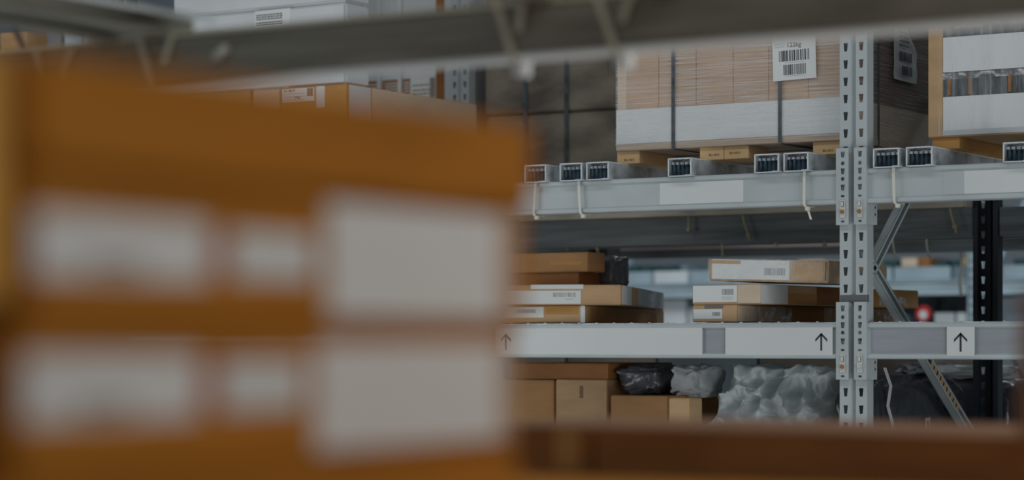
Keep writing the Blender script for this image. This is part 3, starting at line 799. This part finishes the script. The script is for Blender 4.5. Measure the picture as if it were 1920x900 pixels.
# right stack (lies along the rack depth)
z1_, z2_, z3_ = 0.110, 0.1715, 0.236
t, wd, L, h = flat('bottom flat carton of the right stack, with torn film and white label', 1298, 1386, 0.075, 1.16, ZL, z1_, 'card', rz=R(-3))
lb1 = fsheet(t, 'address_label', 'paper', 'front', 0, .004, wd * .66, .010, h * .76)
barcode(lb1, 'front', -.0008, wd * .44, wd * .62, h * .36, h * .58, 11, 'ink_faint')
fsheet(t, 'dark_tape_patch', 'tape_dark', 'front', 0, wd * .27, wd * .68, h * .80, h * .97)
fsheet(t, 'clear_tape', 'card_pale', 'side', wd, .0, .10, .002, h * .95)
fsheet(t, 'dark_print', 'card_brown', 'side', wd, .30, .56, .004, h * .96); fsheet(t, 'orange_side_sheet', 'card_orange', 'side', wd, .62, 1.15, .002, h * .98)
mb = MB(); mb.box(wd + .0010, wd + .003, .06, .34, .002, h * .93); mb.box(wd + .0010, wd + .003, .58, 1.14, .002, h * .93); mb.build('crumpled_film', 'film_crumple', t)
t, wd, L, h = flat('middle flat carton of the right stack, with white label and tan side', 1298, 1430, 0.075, 1.10, z1_ + .001, z2_, 'card', rz=R(-3))
lb1 = fsheet(t, 'address_label', 'paper', 'front', 0, .003, wd * .66, .008, h * .96)
barcode(lb1, 'front', -.0008, wd * .44, wd * .61, h * .48, h * .78, 12, 'ink_faint'); lines(lb1, 'front', -.0008, wd * .44, wd * .60, [h * .36, h * .26], .0014, 2)
fsheet(t, 'clear_tape', 'card_pale', 'front', -.0001, wd * .67, wd * .998, .004, h * .98)
fsheet(t, 'pale_side_sheet', 'white_card', 'side', wd, .0, .17, .002, h * .97); fsheet(t, 'tan_side_sheet', 'card_orange', 'side', wd, .17, .36, .003, h * .6)
fsheet(t, 'brown_side_sheet', 'card_brown', 'side', wd, .36, .56, .003, h * .97); fsheet(t, 'orange_side_sheet', 'card_orange', 'side', wd, .62, 1.09, .002, h * .98)
mb = MB(); mb.box(wd + .0010, wd + .002, .80, 1.08, .003, h * .6); mb.build('crumpled_film', 'film_crumple', t)
# top carton, slightly tilted and turned
z0 = z2_ + .006
t, wd, L, h = flat('film wrapped top carton of the right stack, tilted, with a barcode on its white label', 1329, 1551, 0.08, 0.46, z0, z3_ + .008, 'card', rz=R(1.0), ry=R(1.9))
t.location.z = H + Zp(526, S(1329, .08), .08)
lb1 = fsheet(t, 'address_label', 'paper', 'front', 0, .010, wd * .68, .006, h * .97)
barcode(lb1, 'front', -.0008, wd * .47, wd * .65, h * .30, h * .62, 13, 'ink_faint')
fsheet(t, 'tan_tape', 'card', 'front', -.0006, wd * .02, wd * .27, h * .78, h * .94, .0005)
fsheet(t, 'tan_panel', 'card', 'front', 0, wd * .70, wd * .96, .008, h * .93)
MB().box(-.002, wd + .002, -.003, L + .002, -.0005, h + .001).build('stretch_film', 'film_thin', t)
MB().box(wd * .975, wd * .985, -.0036, -.003, h * .1, h * .95).build('corner_crease', 'card_brown', t)
# left stack (turned towards the camera)
rz = R(15.5)
t, wd, L, h = flat('bottom flat carton of the stack beside the blurred cartons, long brown taped side', 935, 1097, 0.07, 1.12, ZL, 0.112, 'card', rz=rz)
t.location.x = S(1097, .06) - wd * math.cos(rz); t.location.y = .06 - wd * math.sin(rz)
lb1 = fsheet(t, 'address_label', 'paper', 'front', 0, wd * .05, wd * .58, h * .30, h * .93)
barcode(lb1, 'front', -.0008, wd * .30, wd * .50, h * .58, h * .80, 14, 'ink_faint')
fsheet(t, 'pale_corner_tape', 'white_card', 'front', 0, wd * .955, wd, 0, h); fsheet(t, 'tan_tape', 'card_orange', 'front', 0, wd * .60, wd * .93, h * .5, h * .97)
fsheet(t, 'brown_side_sheet', 'card_orange', 'side', wd, .06, .55, .004, h * .9); fsheet(t, 'glossy_side_tape', 'card_tan', 'side', wd, .56, 1.0, .004, h * .85)
rz = R(22.0)
t, wd, L, h = flat('white labelled flat carton resting on the bottom one, with pale taped side', 962, 1165, 0.10, 1.22, 0.1135, 0.1765, 'card', rz=rz)
t.location.x = S(1165, .095) - wd * math.cos(rz); t.location.y = .095 - wd * math.sin(rz)
lb1 = fsheet(t, 'address_label', 'paper', 'front', 0, wd * .03, wd * .68, h * .06, h * .72)
barcode(lb1, 'front', -.0008, wd * .46, wd * .64, h * .40, h * .62, 15, 'ink_faint'); lines(lb1, 'front', -.0008, wd * .56, wd * .62, [h * .28], .0014, 2)
MB().box(wd * .28, wd * .70, -.0012, .06, h + .0004, h + .0014).build('paper_flap', 'paper', t)
fsheet(t, 'paper_flap_front', 'paper', 'front', 0, wd * .28, wd * .70, h * .80, h * 1.0)
fsheet(t, 'pale_side_tape', 'white_card', 'side', wd, .02, .26, .002, h * .98); fsheet(t, 'grey_film_side', 'sticker_grey', 'side', wd, .45, 1.20, .004, h * .95)
fsheet(t, 'small_white_tag', 'paper', 'side', wd + .0008, .74, .86, h * .35, h * .8)
# cartons lying on the flat ones, and a dark wrapped bag beside them
tq = 0.34; ZQ = 0.1785
carton('brown carton lying on the white labelled flat carton, under the long one', S(890, tq), S(1086, tq), tq, .58, ZQ, Zp(511, S(1050, tq), tq), 'card_brown')
t_, hx, hy, hz = carton('long brown carton with orange tape, topmost beside the dark bag', S(890, tq), S(1106, tq), tq - .01, .44, Zp(510.6, S(1050, tq), tq), Zp(474, S(1050, tq), tq), 'card_tan')
fsheet(t_, 'orange_tape', 'card_orange', 'front', -hy, hx * .35, hx * .9, hz * .35, hz * .55)
w0_, w1_ = S(1122, .47), S(1173, .53)
t = thing('wrapped_bag', 'dark grey plastic wrapped bundle beside the long brown carton', 'bag', ((w0_ + w1_) / 2 - .014, .53, ZQ))
sack('bag_body', 'grey_bag', t, (w1_ - w0_), .12, Zp(479, S(1140, .48), .48) - ZQ, 3, .32, .09)

# ---------------------------------------------------------------- lowest shelf contents
ZG = -0.460 + 0.006
tg = 0.30
def low(label, px0, px1, tf, L, ztop_px, m, zb=ZG, **k):
    s0, s1 = S(px0, tf), S(px1, tf)
    return carton(label, s0, s1, tf, tf + L, zb, Zp(ztop_px, (s0 + s1) / 2, tf), m, **k)
a = low('brown carton on the lowest shelf, below the left white stickers', 930, 1040, tg + .02, .35, 712, 'card_tan')
b_ = low('tan carton on the lowest shelf with a dark slot, left of the black bag', 1042, 1139, tg, .5, 712, 'card')
MB().box(-.006, .006, -b_[2] - .001, -b_[2], b_[3] - .06, b_[3] - .02).build('hand_slot', 'ink_brown', b_[0])
carton('brown carton on top of the tan one on the lowest shelf, just under the beam', S(950, tg), S(1139, tg), tg + .01, tg + .45, Zp(711, S(1090, tg), tg), Zp(681, S(1050, tg), tg), 'card_brown')
low('brown open carton on the lowest shelf under the black bag', 1145, 1252, .22, .4, 742, 'card_tan')
low('tan carton corner on the lowest shelf, beside the crumpled white film', 1254, 1294, .01, .08, 747, 'card')
t = thing('black_bag', 'slumped black plastic bag on the lowest shelf, under the white stickers', 'bag', (S(1196, .34), .44, Zp(741, S(1196, .34), .34)))
sack('bag_body', 'grey_bag', t, .17, .24, Zp(684, S(1196, .34), .34) - Zp(741, S(1196, .34), .34), 8, .5, .22, fine=14)
t = thing('crumpled_sheet', 'crumpled pale pink-white cardboard sheet between the black bag and the white film', 'packaging', (S(1281, .30), .40, Zp(746, S(1281, .30), .30)))
sack('sheet_body', 'sticker_grey', t, .13, .2, .105, 21, .5, .22)
def heap(u, v):
    x = (u - .5) * .48; y = (v - .5) * .56
    sx = min(1, 9 * u) * min(1, 6 * (1 - u)); sx = sx * sx * (3 - 2 * sx)
    vy = min(1, v / .42) if v < .9 else max(0, (1 - v) / .1)
    z = sx * vy ** .75 * .375
    r1 = abs(noise.noise(Vector((x * 11 + z * 5, z * 13 - x * 6, y * 3 + 5)))); r2 = abs(noise.noise(Vector((x * 17 - z * 16, z * 26, y * 6 + 8))))
    k = noise.fractal(Vector((x * 8, z * 9, y * 5)), .8, 2.1, 4)
    y += (.04 * k + .085 * r1 + .045 * r2) * sx; z += (.02 * k - .035 * r1) * sx * min(1, vy * 3)
    return (x, y, max(0, z))
t = thing('crumpled_film', 'heap of crumpled white plastic film on the lowest shelf, under the arrow sticker', 'plastic film', (S(1430, .25), .42, ZG)); grid_blob('film_heap', 'white_film', t, 130, 130, heap)
def puff(label, px, py0, py1, tf, wd, dp, m, seed, nm='plastic_bag'):
    s = S(px, tf); z0 = Zp(py1, s, tf); t = thing(nm, label, 'bag', (s, tf + dp / 2, z0)); sack('bag_body', m, t, wd, dp, Zp(py0, s, tf) - z0, seed, .55, .16, fine=16); return t
a_, b_ = S(1540, .2), -.026
t = thing('black_sack', 'long black plastic sack with a rounded end, between the white film heap and the upright', 'sack', ((a_ + b_) / 2, .64, ZG)); sack('sack_body', 'black_bag', t, b_ - a_, .86, .350, 5, .50, .05)
ty = T(1744, -.018)
t = thing('barcode_strip', 'pale printed paper strip standing against the black sack, beside the lower brace', 'label strip', (-.0225, ty, ZG))
o = MB().box(0, .001, -.020, .020, .0, .215).build('strip_body', 'board', t); o.rotation_euler = (R(3), 0, 0); barcode(o, 'side', .0011, -.006, .008, .15, .205, 5)
t = thing('black_sack', 'black wrapped bundle on the rear rack, behind the dark post', 'sack', ((S(1770, 1.6) + S(1935, 1.6)) / 2, 1.62, ZG)); sack('sack_body', 'black_bag', t, S(1935, 1.6) - S(1770, 1.6), .4, .325, 9, .32, .05)
ty = T(1668, -.016)
t = thing('clear_plastic_wrap', 'loose strip of clear plastic hanging down the side of the black sack, near the upright', 'plastic film', (-.019, ty, ZG))
pts = [(.0, -.030, .375), (.002, .012, .32), (-.001, -.004, .26), (.003, .020, .21), (.002, .034, .15), (.002, .030, .0)]
MB().ribbon(pts, (0, 1, 0), .022, .001).build('plastic_strip', 'foam', t)
t = thing('grey_plastic_wrap', 'grey transparent plastic wrap lying on the black bundle, beside the dark post', 'plastic film', (S(1820, 1.55), 1.60, -0.1245))
sack('wrap_body', 'sticker_grey', t, .26, .26, .040, 14, .5, .2, fine=16)
t = thing('grey_plastic_wrap', 'grey crumpled plastic wrap on the end of the black sack', 'plastic film', (-.085, .80, -0.1035))
sack('wrap_body', 'sticker_grey', t, .10, .36, .035, 24, .5, .2, fine=16)

# ---------------------------------------------------------------- cable ties
def beam_tie(label, s, t, zb, h, m='tie', tail=1, lean=0.0, wdt=0.0085, group='white cable ties round the upper beam', face=-1):
    """strap round a beam: down the outer face, under the beam, head and tail hanging"""
    c = thing('cable_tie', label, 'cable tie', (s, t, zb), 0, group)
    f_ = face; mb = MB()
    mb.ribbon([(0, -f_ * .052, h * .3), (0, -f_ * .052, h + .002), (0, 0.0, h + .0025), (-lean * 0, f_ * .0035, h - .004), (lean * .5, f_ * .0040, h * .5), (lean, f_ * .0045, .004), (lean + .003, f_ * .002, -.004), (lean + .006, -f_ * .012, -.0045), (lean + .004, -f_ * .052, -.003), (0, -f_ * .053, h * .3)], (1, 0, 0), wdt, .0016)
    mb.build('strap', m, c)
    hd = MB(); hd.box(lean + .004, lean + .018, f_ * .003 - .006, f_ * .003 + .006, -.016, -.004); hd.build('head', m, c, bevel=.002)
    if tail:
        tl = MB(); tl.ribbon([(lean + .011, f_ * .003, -.012), (lean + .016, f_ * .004, -.024), (lean + .022, f_ * .004, -.030 - .012 * tail)], (1, 0, 0), wdt * .8, .0014); tl.build('tail', m, c)
    return c
beam_tie('white cable tie on the upper beam at the left, half hidden by the blurred cartons', S(1005, -.012), -.0125, UP0, .101, tail=0, lean=-.006)
beam_tie('white cable tie with a knotted end on the upper beam, under a pair of bars', S(1086, -.012), -.0125, UP0, .101, tail=0, lean=.006)
beam_tie('white cable tie with a tail on the upper beam, just left of the upright', S(1509, -.012), -.0125, UP0, .101, tail=1, lean=0)
beam_tie('white cable tie on the upper beam, just right of the upright above the brace', S(1676, -.012), -.0125, UP0, .101, tail=0, lean=.003)

def hang(label, px, py0, py1, t, lean=0.0, m='tie_olive', hook=True, wdt=.007, group='olive ties hanging behind the upper beam'):
    s = S(px, t); z0 = Zp(py0, s, t); z1 = Zp(py1, s, t)
    c = thing('cable_tie', label, 'cable tie', (s, t, z1), 0, group); h = z0 - z1; mb = MB()
    mb.ribbon([(-lean, 0.006, h + .02), (-lean, 0, h), (-lean * .6, -.002, h * .6), (0, -.002, h * .22)], (1, 0, 0), wdt, .0016); mb.build('strap', m, c)
    hd = MB(); hd.box(-.006, .008, -.007, .003, h * .14, h * .26); hd.build('head', m, c, bevel=.001)
    if hook: MB().ribbon([(.002, -.002, h * .2), (.006, -.003, 0)], (1, 0, 0), wdt, .0016).build('tail', m, c)
    return c
hang('straight olive tie hanging under the upper beam, left of the middle', 1291, 396, 440, 1.055, 0, hook=False)
hang('slanting olive tie with a hooked end hanging under the upper beam', 1403, 396, 452, 1.055, .025)
hang('olive tie hanging on the rear beam at the right, beside the dark post', 1790, 376, 437, 1.055, .020)
for px, a_, b2, lb in ((1062, 432, 470, 'leftmost small olive tie on the far beam'), (1120, 436, 474, 'small olive tie on the far beam above the dark bag'), (1355, 456, 484, 'small olive tie on the far beam above the right carton stack'), (1455, 434, 462, 'small olive tie on the far beam, second from the upright'), (1546, 432, 466, 'small olive tie on the far beam just left of the upright')):
    hang(lb, px, a_, b2, FB - .014, .003)
for px, a_, b2, lb in ((1679, 453, 486, 'pale tie hanging on the far beam right of the upright, the left one'), (1742, 453, 486, 'pale hooked tie hanging on the far beam right of the upright, the right one')):
    hang(lb, px, a_, b2, FB - .014, .010, m='tie')

# ---------------------------------------------------------------- background row beyond the rear rack
tF = 6.2
def bx(px0, px1, py0, py1, t, dp): 
    s0, s1 = S(px0, t), S(px1, t); sm = (s0 + s1) / 2
    return s0, s1, t, t + dp, Zp(py1, sm, t), Zp(py0, sm, t)
zf0, zf1 = 0.262, 0.350
for k, (s0, s1, lb) in enumerate(((-7.6, -4.86, 'pale blue-grey beam of the far background rack, left bay'), (-4.76, -2.02, 'pale blue-grey beam of the far background rack, middle bay'), (-1.92, 0.8, 'pale blue-grey beam of the far background rack, right bay'))):
    beam('shelf_beam', lb, s0, s1, tF, zf0, zf1, 'pale_blue'); beam('shelf_beam', lb.replace('beam of', 'rear beam of'), s0, s1, tF + 1.1, zf0, zf1, 'pale_blue', True)
    beam('shelf_beam', lb.replace('beam', 'lower beam'), s0, s1, tF, -.02, .06, 'pale_blue')
    beam('shelf_beam', lb.replace('beam of', 'lower rear beam of'), s0, s1, tF + 1.1, -.02, .06, 'pale_blue', True)
    deck('metal deck on the far background rack, bay %s' % ('left', 'middle', 'right')[k], s0, s1, tF, tF + 1.1, zf1, 'pale_blue', False)
    deck('lower metal deck on the far background rack, bay %s' % ('left', 'middle', 'right')[k], s0, s1, tF, tF + 1.1, .06, 'pale_blue', False)
for s, lb in ((-7.65, 'left'), (-4.81, 'second'), (-1.97, 'third'), (.85, 'right')):
    frame('upright of the far pale rack, %s from the wall' % lb, s, tF + .008, 1.09, 'pale_blue', 'pale_blue', 'pale_blue', top=1.2)
def back_box(label, px0, px1, z0, z1, m, dp=.5, t=tF + .05):
    return carton(label, S(px0, t), S(px1, t), t, t + dp, z0, z1, m, group=None)
zt = zf1 + .003
# pale bins standing on the upper deck
bins = [(1160, 1222, 'pale_blue', 'pale blue-grey', 'behind the dark grey bundle'), (1226, 1290, 'foam', 'whitish', 'in the bright gap between the two carton stacks'), (1294, 1372, 'pale_blue', 'pale blue-grey', 'behind the film wrapped top carton'),
        (1376, 1450, 'foam', 'whitish', 'behind the middle of the film wrapped carton'), (1454, 1560, 'blue_grey', 'slate blue', 'behind the tan end of the wrapped carton'), (1640, 1672, 'pale_blue', 'pale blue-grey', 'hidden beside the lower brace'),
        (1676, 1782, 'pale_blue', 'long pale blue', 'above the red sign'), (1786, 1812, 'blue_grey', 'slate blue', 'beside the hanging pale strap'), (1880, 1935, 'pale_blue', 'pale blue-grey', 'past the dark post')]
for a, b_, m_, cn, wh in bins:
    back_box(f'blurred {cn} bin on the distant rack, {wh}', a, b_, zt, zt + .075, m_)
zt2 = zt + .0755
goods = [(1176, 1196, 'green_dark', .036, 'dark green', 'nearest the dark grey bundle'), (1202, 1220, 'green_dark', .036, 'dark green', 'second from the dark grey bundle'), (1248, 1262, 'green_dark', .034, 'dark teal', 'above the bright gap'), (1276, 1290, 'blue_grey', .034, 'slate', 'above the bright gap'),
         (1330, 1362, 'card_pale', .055, 'pinkish tan', 'over the barcode of the wrapped carton'), (1402, 1445, 'card_pale', .050, 'beige', 'over the middle of the film wrapped carton'), (1496, 1545, 'card_pale', .050, 'pale tan', 'over the tan end of the wrapped carton'),
         (1655, 1682, 'green_dark', .040, 'dark green', 'nearest the upright'), (1690, 1720, 'card_pale', .050, 'light tan', 'beside the brown one'), (1722, 1744, 'card_brown', .050, 'brown', 'beside the light tan one'), (1752, 1776, 'green_dark', .034, 'dark green', 'between the brown and the tan ones'),
         (1784, 1800, 'green_dark', .034, 'dark green', 'above the hanging pale strap'), (1802, 1812, 'card', .050, 'orange tan', 'nearest the dark post'), (1900, 1930, 'green_dark', .034, 'dark teal', 'past the dark post')]
for a, b_, m_, h_, cn, wh in goods:
    back_box(f'tiny blurred {cn} carton on the bins, {wh}', a, b_, zt2, zt2 + h_, m_, .3)
# lower deck of that rack
lows = [(1165, 1236, 'pale_blue', .17, 'pale blue wrapped', 'behind the dark grey bundle'), (1240, 1286, 'foam', .19, 'tall whitish', 'in the bright gap'), (1289, 1325, 'sticker_grey', .14, 'grey', 'just beside the tall whitish one'),
        (1400, 1500, 'blue_grey', .10, 'slate blue', 'hidden behind the flat carton stack'), (1650, 1700, 'blue_grey', .09, 'slate blue', 'behind the lower brace'), (1752, 1790, 'sticker_grey', .10, 'grey', 'beside the red sign'), (1794, 1812, 'foam', .10, 'whitish', 'nearest the dark post'), (1884, 1925, 'blue_grey', .10, 'slate', 'past the dark post')]
for a, b_, m_, h_, cn, wh in lows:
    back_box(f'blurred {cn} box low on the distant rack, {wh}', a, b_, .0635, .0635 + h_, m_)
back_box('added dark box for the dim gap on the distant rack, behind the red sign', 1690, 1758, .0635, .262, 'goods_dark', .4, tF + .62)  # added dark boxes stand in for the dim gap under the beam
back_box('added dark box for the dim gap on the distant rack, behind the grey one', 1762, 1808, .0635, .262, 'goods_dark', .4, tF + .62)
# red sign with a white middle, on a thin floor stand
s0 = S(1731, tF - .6)
sg = thing('red_sign', 'small red and white sign on a thin stand, seen beyond the lower brace', 'sign', (s0, tF - .6, ZF)); zz = Zp(588, s0, tF - .6) - ZF
MB().tube((0, 0, zz), (0, .01, zz), .044, 24).build('sign_plate', 'red', sg); MB().tube((0, -.002, zz - .006), (0, 0, zz - .006), .024, 20).build('white_centre', 'paper', sg)
MB().box(-.008, .008, .010, .020, .008, zz).build('stand_pole', 'steel', sg); MB().box(-.15, .15, -.13, .15, 0, .008).build('foot_plate', 'steel', sg)
# pale strap hanging from the far side of the rear rack
t_ = FB + 1.136; s0 = S(1802, t_)
hs = thing('hanging_strap', 'pale strap hanging from the rear rack, beside the dark post', 'strap', (s0, t_, Zp(552, s0, t_)))
hh = .353 - Zp(552, s0, t_)
MB().ribbon([(.0, .0, 0), (-.006, 0, hh * .3), (.004, 0, hh * .7), (0, 0.002, hh)], (1, 0, 0), .014, .002).build('strap_band', 'tie', hs)
MB().ribbon([(.0, .002, hh), (0, 0.001, hh + .05)], (1, 0, 0), .014, .002).build('strap_loop', 'tie', hs)

# ---------------------------------------------------------------- the near rack (camera side)
tN = -3.45
bs0, bs1 = -0.41, 3.26
nb = thing('shelf_beam', 'dark blurred near shelf beam crossing the top, pale along its underside', 'shelf beam', ((bs0 + bs1) / 2, tN, 0.396))
L = (bs1 - bs0) / 2
MB().box(-L, L, 0, .060, .004, .072).build('beam_body', 'olive_steel', nb, bevel=.003)
MB().box(-L, L, -.001, .062, 0.0, .004).build('bottom_flange', 'lip_white', nb)  # flange coloured whiter than the body to look lit from below
MB().box(-L, L, -.002, .010, .072, .078).build('top_lip', 'tie_pale', nb)
beam('shelf_beam', 'near rack upper beam behind the camera view', bs0, bs1, -5.9, .394, .472, 'olive_steel')
beam('shelf_beam', 'near rack lower beam on the aisle side', bs0, bs1, tN + .115, -.345, -.245, 'olive_steel', True)
beam('shelf_beam', 'near rack lower beam on the camera side', bs0, bs1, -5.9, -.345, -.245, 'olive_steel')
deck('deck under the near cartons', bs0, bs1, -5.9, tN + .11, -.245, 'galv', False)
for s in (bs0 - .043, bs1 + .043): frame('near rack upright outside the view, %s side' % ('left' if s < 0 else 'right'), s, -5.92, 2.6, 'steel', 'steel', 'steel', top=.9)
# support bars overhead running towards the camera
nb0 = None
for s, lb in ((S(305, tN), 'overhead near support bar meeting the near beam at the top left'), (S(205, tN), 'second overhead near support bar, above the small blue and white cartons'), (S(1010, tN), 'overhead near support bar at the middle of the top edge'), (S(1250, tN), 'overhead near support bar above the 122kg label'), (S(1700, tN), 'overhead near support bar beyond the top right corner')):
    if nb0 is None:
        nb0 = thing('pallet_support_bar', lb, 'support bar', (s, tN, .4725), 0, 'overhead bars of the near rack')
        mb = MB(); mb.sheet([(.022, .0), (-.022, .0), (-.022, .040), (.022, .034)], 'y', -2.44, .10, .0022); mb.build('channel', 'olive_steel', nb0)
        MB().box(-.022, .006, -2.44, .10, -.0015, -.0002).build('lit_bottom_lip', 'steel', nb0); MB().box(.0222, .0240, -2.44, .10, .026, .034).build('lit_top_edge', 'steel', nb0)  # lighter strips stand in for lit flanges against the darkened web
    else: clone(nb0, lb, (s, tN, .4725))
def near_tie(label, px0, py0, px1, py1, head, m='tie_pale', t=tN - .006):
    s0, s1 = S(px0, t), S(px1, t); z1 = Zp(py1, s1, t); z0 = Zp(py0, s0, t)
    c = thing('cable_tie', label, 'cable tie', (s1, t, z1), 0, 'blurred ties on the near beam'); mb = MB()
    mb.ribbon([(s0 - s1, 0, z0 - z1), ((s0 - s1) * .45, -.001, (z0 - z1) * .5), (0, 0, 0)] + ([(.002, 0, -.008), (.010, .02, -.011)] if head else []), (1, 0, 0), .011, .002); mb.build('strap', m, c)
    if head: MB().tube((.018, -.006, -.028), (.020, -.006, -.008), .0125, 14).build('head', 'lip_white', c)
near_tie('blurred tie on the near beam at the top middle, with a pale knot below', 922, -20, 962, 108, True)
near_tie('blurred tie on the near beam right of the middle, with a pale knot below', 1114, -20, 1152, 92, True)
near_tie('blurred short tie high on the near beam, top middle', 985, -10, 972, 60, False)
near_tie('blurred short tie high on the near beam, right of the top middle', 1186, -15, 1166, 42, False)
near_tie('blurred olive tie on the near beam at the top left', 258, 62, 290, 170, False)
near_tie('blurred olive tie on the near beam left of the pale knot', 325, 60, 308, 118, False)
near_tie('faint thin tie on the near beam, above the far left cartons', 135, 88, 118, 140, False)
near_tie('faint thin tie on the near beam at the far left', 66, 84, 80, 140, False)
s_ = S(414, tN - .01); c = thing('plastic_knot', 'small pale plastic knot on the near beam at the top left', 'cable tie', (s_, tN - .010, Zp(100, s_, tN - .01)))
MB().tube((-.012, 0, -.006), (.012, 0, .008), .007, 10).build('knot_body', 'tie', c, smooth=True)
# dark strap at the very top left
t = thing('black_strap', 'dark strap hanging diagonally at the top left corner', 'strap', (S(72, tN + .3), tN + .3, Zp(140, S(72, tN + .3), tN + .3)))
MB().ribbon([(-.085, 0, .13), (-.04, .0, .06), (0, 0, 0)], (1, 0, 0), .014, .003).build('strap_band', 'strap', t)

# near carton stack: long sides recede along the rack depth
SF = 1.855
def near_box(label, px0, px1, z0, z1, m, ds=0.0, wd=.36):
    s = SF + ds; t0, t1 = T(px0, s), T(px1, s)
    return carton(label, s - wd, s, t0, t1, z0, z1, m, group='blurred near carton stack', bev=.004, amp=.002)
def nsheet(c, ds, px0, px1, z0, z1, m, name):
    s = SF + ds; t_, hx, hy, hz = c; zb = t_.location.z - H
    return fsheet(t_, name, m, 'side', hx + .0002, T(px0, s) - t_.location.y, T(px1, s) - t_.location.y, z0 - zb, z1 - zb, .0006)
c1 = near_box('plain orange-brown blurred carton on top of the near stack', 57, 1002, .0905, .151, 'card_deep')
c2 = near_box('second blurred carton of the near stack, with white print strip and big white label', 50, 985, .0085, .0895, 'card_deep', -.002)
c3 = near_box('third blurred carton of the near stack, with white print strip and big white label', 26, 968, -.0735, .0075, 'card_deep', .001)
c4 = near_box('bottom blurred carton of the near stack, at the lower left edge', -30, 975, -.1565, -.0745, 'card_deep', .002)
for c, ds, lz, sz, x0 in ((c2, -.002, (.0155, .0855), (.0335, .068), 50), (c3, .001, (-.066, -.002), (-.043, -.007), 30)):
    nsheet(c, ds, 612 if lz[0] > 0 else 590, 935, lz[0], lz[1], 'paper', 'white_label')
    a = nsheet(c, ds, x0 + 12, x0 + 340, sz[0], sz[1], 'paper', 'print_strip')
    nsheet(c, ds, x0 + 382, x0 + 536, sz[0] + .003, sz[1] - .004, 'sticker', 'print_strip')
    nsheet(c, ds, x0 + 352, x0 + 368, sz[0] + .009, sz[1] - .009, 'red_print', 'red_mark')
    t_, hx, hy, hz = c; s = SF + ds; zb = t_.location.z - H
    lines(a, 'side', hx + .0009, T(x0 + 110, s) - t_.location.y, T(x0 + 215, s) - t_.location.y, [sz[0] + .003 - zb, sz[0] + .008 - zb], .003, 3, 'ink_brown')
    nsheet(c, ds, 940, 958, lz[0], lz[1], 'tape_clear', 'edge_tape')
c5 = carton('yellow block added for the lit end of the near stack, at the very left edge', SF - .42, SF - .012, T(57, SF) - .13, T(57, SF) - .004, .02, .148, 'lit_yellow')  # lit look of the stack's end put into a yellower colour
c6 = carton('dark brown blurred carton at the lower left edge, before the near stack', SF - .42, SF - .03, T(26, SF) - .30, T(-30, SF + .002) - .006, -.1565, .019, 'card_brown')
# flat layer that everything near rests on
carton('flat tan carton lying under the near stack, along the bottom edge', .9, SF + .045, -5.6, -3.82, -.242, -.158, 'card_deep')
carton('flat tan carton along the bottom edge right of the near stack', SF + .05, 2.6, -5.3, -3.82, -.242, -.158, 'card_deep')
# low cartons at the aisle edge
tE = -3.75
ca = carton('low dark orange carton beside the near stack at the bottom middle', S(860, tE), S(1112, tE), tE, tE + .36, -.2415, -.105, 'card_brown')
fsheet(ca[0], 'orange_tape', 'card_orange', 'front', -ca[2], ca[1] - .055, ca[1] - .02, .085, ca[3] - .002)
cb = carton('long low brown carton across the bottom right of the frame', S(1116, tE), S(2050, tE), tE, tE + .36, -.2415, -.104, 'card_brown')
# carton at the right edge
s0 = 2.005 + .012
carton('tall dark brown blurred carton at the right edge', s0 + .014, s0 + .41, -4.31, -4.0, -.1575, .040, 'card_brown')
